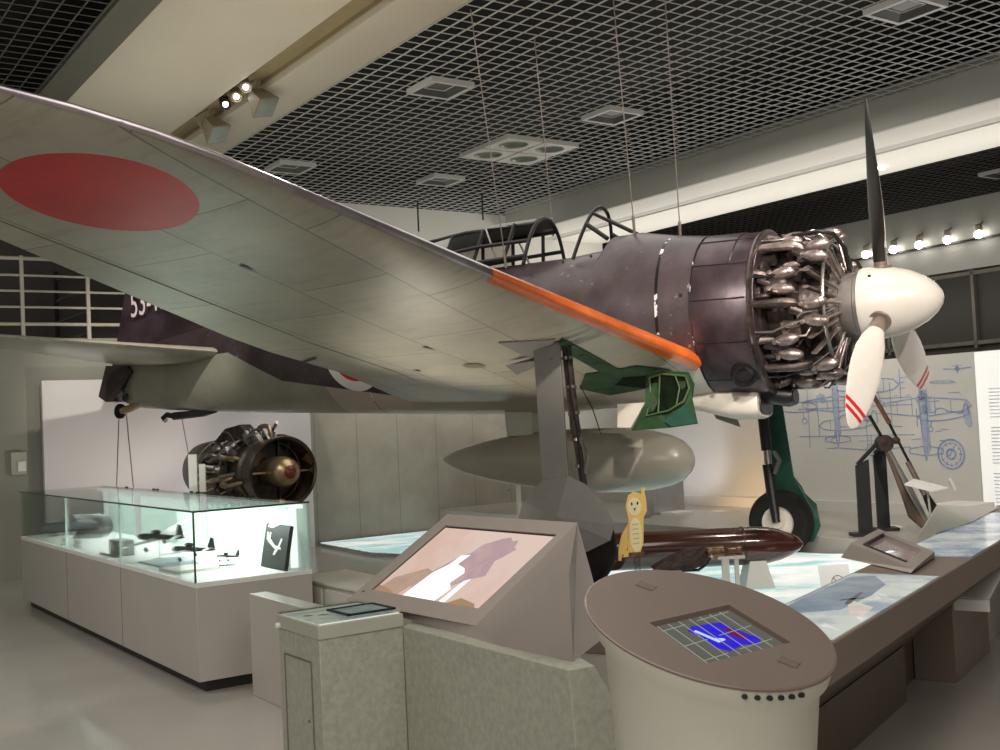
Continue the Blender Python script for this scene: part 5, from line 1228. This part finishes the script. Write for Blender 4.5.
mpoly([(.66, .36), (.72, .36), (.76, .62), (.68, .66), (.64, .50)], M_SCRR, 'red_mark', -.012)
mpoly([(.34, .28), (.38, .26), (.44, .50), (.52, .54), (.52, .58), (.42, .60), (.40, .52)], M_SCRW, 'pale_beam', -.0118)
m = MB()
for k in range(7): m.bar(bil(.08 + k * .13, .02, -.0115), bil(.06 + k * .13, .98, -.0115), .0022, .001)
for v in (.14, .52, .86): m.bar(bil(.02, v, -.0115), bil(.36, v - .03, -.0115), .003, .001); m.bar(bil(.52, v - .05, -.0115), bil(.95, v - .09, -.0115), .003, .001)
m.build('grid_lines', M_SCRL, SCR, smooth=0)
prof = [(.285, None), (.262, .86), (.245, .70), (.225, .45), (.205, .12), (.20, 0)]
rings = [[tp(rr * .985 * c, rr * .985 * s_, -.008) for c, s_ in cs], [tp(.285 * c, .285 * s_, -.055) for c, s_ in cs], [tp(.262 * c, .262 * s_, -.085) for c, s_ in cs]]
for r_, z in ((.243, .66), (.225, .42), (.205, .10), (.20, 0)): rings.append([V(cx + r_ * c, cy + r_ * s_, z) for c, s_ in cs])
m = MB(); m.loft(rings, cap=False); m.build('column', mk('pale grey green lacquer', (.56, .55, .47), .45, var=.02), OC, smooth=50)
m = MB()
for k in range(6):
    q = radians(-86 + k * 5.6); p = tp(.300 * cos(q), .300 * sin(q), -.022); m.lathe([(-.004, .006), (.006, .006)], p, (cos(q), sin(q), .2), 12)
m.build('vent_hole', M_BLACK, OC)
for (u, v) in ((-.13, .17), (.16, -.15)):
    m = MB(); m.slab([tp(u - .028, v - .004, .0005), tp(u + .012, v - .026, .0005), tp(u + .03, v + .004, .0005), tp(u - .010, v + .028, .0005)], V(0, 0, .0012)); m.build('speaker_grille', mk('dark taupe mesh', (.12, .088, .07), .6) if u < 0 else MATS['dark taupe mesh'], OC, smooth=0)

# ---- visitor desk with printed panels
VD = thing('panel_desk', V(2.4, 5.6, 0), 'long taupe desk with glossy aircraft photograph panels running away on the right', 'desk')
P0 = V(1.10, 3.87, 0)
def dk(s_, n_, z): return P0 + PD * s_ + PN * n_ + V(0, 0, z)
def dbox(s0, s1, n0, n1, z0, z1): return MB().hexa([dk(s0, n0, z0), dk(s1, n0, z0), dk(s1, n1, z0), dk(s0, n1, z0), dk(s0, n0, z1), dk(s1, n0, z1), dk(s1, n1, z1), dk(s0, n1, z1)])
S0, S1 = -.35, 5.6
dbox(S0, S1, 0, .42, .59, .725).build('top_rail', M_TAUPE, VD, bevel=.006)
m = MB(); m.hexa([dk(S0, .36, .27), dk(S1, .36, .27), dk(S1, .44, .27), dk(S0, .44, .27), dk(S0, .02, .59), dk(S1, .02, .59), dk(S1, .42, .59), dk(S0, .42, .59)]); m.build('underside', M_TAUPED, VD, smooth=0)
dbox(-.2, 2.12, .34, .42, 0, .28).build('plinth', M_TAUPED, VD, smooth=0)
dbox(-.3, 5.5, .425, .45, 0, .59).build('back_board', M_TAUPED, VD, smooth=0)  # added board, hides the light table's glow under the desk
dbox(2.6, 3.5, .20, .42, 0, .44).build('support_box', M_TAUPE, VD, bevel=.004)
dbox(3.7, 5.4, .25, .42, 0, .50).build('support_box', M_CASE, VD, bevel=.004)
dbox(.02, 1.55, .012, .40, .725, .729).build('photograph_panel', M_PRINT1, VD, smooth=0)
dbox(2.25, 4.6, .012, .40, .725, .729).build('photograph_panel', M_PRINT2, VD, smooth=0)
m = MB()
def pp(u, v): return dk(.02 + 1.53 * u, .40 - .388 * v, .7294)
m.poly([pp(u, v) for u, v in ((.22, .04), (.92, .06), (.96, .30), (.80, .60), (.60, .66), (.36, .62), (.30, .36))]); m.build('printed_sky', mk('muted blue print ink', (.20, .29, .42), .15, c2=(.36, .46, .56), scale=5., emit=.1), VD, smooth=0)
m = MB()      # aircraft shape on the first print
def pp(u, v): return dk(.02 + 1.53 * u, .40 - .388 * v, .7297)
m.poly([pp(u, v) for u, v in ((.44, .56), (.50, .52), (.64, .49), (.65, .52), (.52, .58), (.45, .61))]); m.poly([pp(u, v) for u, v in ((.49, .44), (.52, .44), (.57, .63), (.545, .63))])
m.build('printed_aircraft', mk('dark print ink', (.12, .13, .16), .2), VD, smooth=0)
m = MB(); m.poly([pp(u, v) for u, v in ((.44, .60), (.50, .59), (.42, .88), (.30, .92), (.27, .82))]); m.build('printed_cloud', mk('pale pink print ink', (.80, .74, .72), .2, emit=.15), VD, smooth=0)
t = thing('white_tray', dk(2.72, -.02, .44), 'small white glass tray hooked under the desk edge above the floor', 'tray')
m = MB(); m.slab([dk(2.55, .0, .46), dk(3.05, .0, .56), dk(3.05, .16, .56), dk(2.55, .18, .46)], V(0, 0, .012)); m.build('plate', M_WPLAS, t, smooth=0)
m = MB(); m.slab([dk(2.55, .0, .40), dk(2.55, .18, .40), dk(2.55, .18, .472), dk(2.55, .0, .472)], PD * .01); m.build('lip', M_WPLAS, t, smooth=0)
# small tilted monitor box on the desk
KM = thing('monitor_box', dk(1.9, .2, .729), 'small tilted taupe monitor box standing on the long desk', 'monitor')
A_, B_, C_, D_ = V(1.74, 5.93, .73), V(1.874, 5.284, .73), V(2.175, 5.78, .73), V(2.09, 6.52, .73)
ta, tb, tc_, td = V(1.775, 5.86, .81), V(1.895, 5.30, .745), V(2.17, 5.765, .760), V(2.115, 6.44, .815)
m = MB(); m.add([A_, B_, C_, D_, ta, tb, tc_, td], [(0, 1, 5, 4), (1, 2, 6, 5), (2, 3, 7, 6), (3, 0, 4, 7), (3, 2, 1, 0)])
def tq(u, v, h=0.): return ta.lerp(td, u).lerp(tb.lerp(tc_, u), v) + V(0, 0, h)
io = [tq(.14, .16), tq(.86, .16), tq(.86, .84), tq(.14, .84)]
m.loft([[ta, td, tc_, tb], io, [p - V(0, 0, .018) for p in io]], cap=False); m.build('housing', M_TAUPE2, KM, smooth=0)
m = MB(); m.poly([p - V(0, 0, .017) for p in io]); sc = m.build('screen', mk('dim mauve screen', (.16, .12, .115), .12, emit=.5), KM, smooth=0)
m = MB(); m.bar(io[0] - V(0, 0, .004), io[1] - V(0, 0, .004), .01, .02); m.bar(io[0] - V(0, 0, .004), io[3] - V(0, 0, .004), .01, .02); m.build('screen_rim', M_BLACK, KM, smooth=0)
MB().lathe([(0, .035), (.001, .035)], tq(.36, .45, -.0165), (0, 0, 1), 20).build('round_icon', M_LIGHTP, sc)
# pale sloped plate further along
t = thing('sloped_info_plate', dk(3.2, .5, .73), 'pale grey sloping triangular plate rising behind the long desk', 'plate')
m = MB(); m.slab([V(2.36, 6.52, .735), V(3.0, 7.30, .735), V(3.56, 8.17, .735), V(2.84, 7.42, .84)], PN * .012); m.build('plate', M_PLATE, t, smooth=0)
m = MB(); m.bar(V(2.84, 7.44, .33), V(2.85, 7.44, .80), .04, .04); m.build('leg', M_PLATE, t, smooth=0)
# free pale pedestals in the right background
tag(MB().rbox(3.2, 3.9, 6.9, 7.5, 0, .55).build('pale_pedestal', M_CASE, bevel=.006), 'pale pedestal standing beyond the far end of the long desk at right', 'pedestal')
# ------------------------------------------------------------------ lights, world, camera
sc_ = bpy.context.scene
w = bpy.data.worlds.new('world'); sc_.world = w; w.use_nodes = True
w.node_tree.nodes['Background'].inputs[0].default_value = (1., .93, .84, 1); w.node_tree.nodes['Background'].inputs[1].default_value = .36
def spot(name, loc, to, e, ang, c=(1, .93, .82), blend=.6, size=.08):
    l = bpy.data.lights.new(name, 'SPOT'); l.energy = e; l.spot_size = radians(ang); l.spot_blend = blend; l.color = c; l.shadow_soft_size = size
    o = bpy.data.objects.new(name, l); col.objects.link(o); o.location = loc; o.rotation_euler = (V(*to) - V(*loc)).to_track_quat('-Z', 'Y').to_euler(); return o
def area(name, loc, to, e, sx, sy, c=(1, .95, .88)):
    l = bpy.data.lights.new(name, 'AREA'); l.shape = 'RECTANGLE'; l.size = sx; l.size_y = sy; l.energy = e; l.color = c
    o = bpy.data.objects.new(name, l); col.objects.link(o); o.location = loc; o.rotation_euler = (V(*to) - V(*loc)).to_track_quat('-Z', 'Y').to_euler(); return o
spot('spot_nose', (3.6, 3.4, 4.2), (2.9, 8.3, 2.2), 800, 40)
spot('spot_propeller', (2.0, 2.6, 4.2), (3.1, 8.0, 2.0), 500, 34)
spot('spot_fuselage', (.8, 4.0, 4.3), (1.2, 9.0, 2.5), 800, 44)
spot('spot_wing_edge', (-1.2, 8.8, 4.5), (-.5, 6.6, 2.5), 260, 80)
spot('spot_table', (2.5, 7.6, 4.5), (2.0, 8.6, .2), 110, 60)
spot('spot_wall', R(9.6, 9.6, .4), R(9.9, 10.35, .7), 16, 100, (1, .62, .28))
spot('spot_wall_cool', R(10.6, 9.2, .5), R(10.7, 10.35, 1.3), 30, 90, (.85, .88, 1))
spot('spot_tail', (-3.2, 9.2, 4.4), (-3.6, 12.4, 2.4), 380, 50)
area('case_light', R(8.9, 2.8, 1.05), R(8.9, 2.65, 0), 30, .3, 4.2, (.92, 1, .96)).rotation_euler = (0, 0, radians(34.56))
area('ceiling_wash', (.5, 3.5, 4.45), (.5, 3.5, 0), 90, 3, 3)
area('fill_behind_camera', (-1.2, -1.5, 3.6), (-.3, 5.0, .5), 140, 4, 2.5, (1, .93, .86))  # added soft fill behind the camera, brightens the foreground
area('left_wash', (-4.6, 6.0, 4.3), (-3.6, 7.6, 0), 65, 2, 2, (1, .95, .88))
area('ceiling_wash_rear', (0, 10, 4.45), (0, 10, 0), 70, 4, 3)
area('beam_wash', R(9, 11.2, 3.1), R(9, 10.7, 4.4), 110, 10, .8)
area('soffit_wash', R(8, 3.3, 3.4), R(8, 3.4, 4.6), 14, 5, .8, (1, .9, .72))
area('right_wall_wash', R(8.0, 8.7, 3.9), R(8.0, 10.35, 1.2), 42, 3, .3)
area('end_wall_wash', R(12.4, 8.0, 2.6), R(13.66, 8.2, 2.7), 34, 3, .3)
spot('fill_wing_root', (-.8, 8.4, .25), (.1, 8.0, 2.0), 95, 85, (1, .93, .80))  # added low lamp without a fixture, brightens the wing root from below
spot('fill_wing_outer', (-.6, 8.6, .3), (-1.2, 7.4, 2.4), 10, 95, (1, .96, .84))  # second added low lamp, for the outer wing underside
spot('fill_tail', R(11.6, 4.6, .25), R(13.0, 3.6, 2.2), 75, 80, (1, .94, .82))  # added low lamp without a fixture, brightens the tail
spot('fill_board', R(12.7, 5.4, .2), R(13.5, 4.6, 1.2), 40, 120, (1, .93, .95))  # added floor-level lamp, lifts the dark partition board
spot('spot_jet', (.2, 6.2, 4.3), (-2.0, 9.9, 1.2), 260, 24)
spot('spot_tank', (2.6, 5.8, 4.4), (1.0, 9.4, 1.2), 160, 30)
spot('fill_sign', (2.4, 5.2, 4.3), (.95, 7.8, .8), 170, 14)  # added spot to brighten the yellow cut-out
spot('fill_fin', (-5.4, 9.4, 4.3), (-4.1, 12.6, 3.0), 260, 22, (1, .88, .95))  # added tinted spot that gives the fin its purple sheen
area('far_wall_wash', R(9, 14.6, 3.0), R(9, 15.7, 3.0), 30, 10, .3)
cam = bpy.data.cameras.new('camera'); co = bpy.data.objects.new('camera', cam); col.objects.link(co)
cam.sensor_width = 36; cam.lens = 1123.327 / 1000 * 36; cam.clip_start = .05; cam.clip_end = 80
rw = V(.998869, .001945, -.047511); uw = V(.047551, -.040862, .998033); fw = V(0, .999163, .040908)
co.matrix_world = Matrix(((rw.x, uw.x, -fw.x, 0), (rw.y, uw.y, -fw.y, 0), (rw.z, uw.z, -fw.z, 1.53), (0, 0, 0, 1)))
sc_.camera = co
sc_.view_settings.view_transform = 'Standard'; sc_.view_settings.look = 'None'; sc_.view_settings.exposure = 0
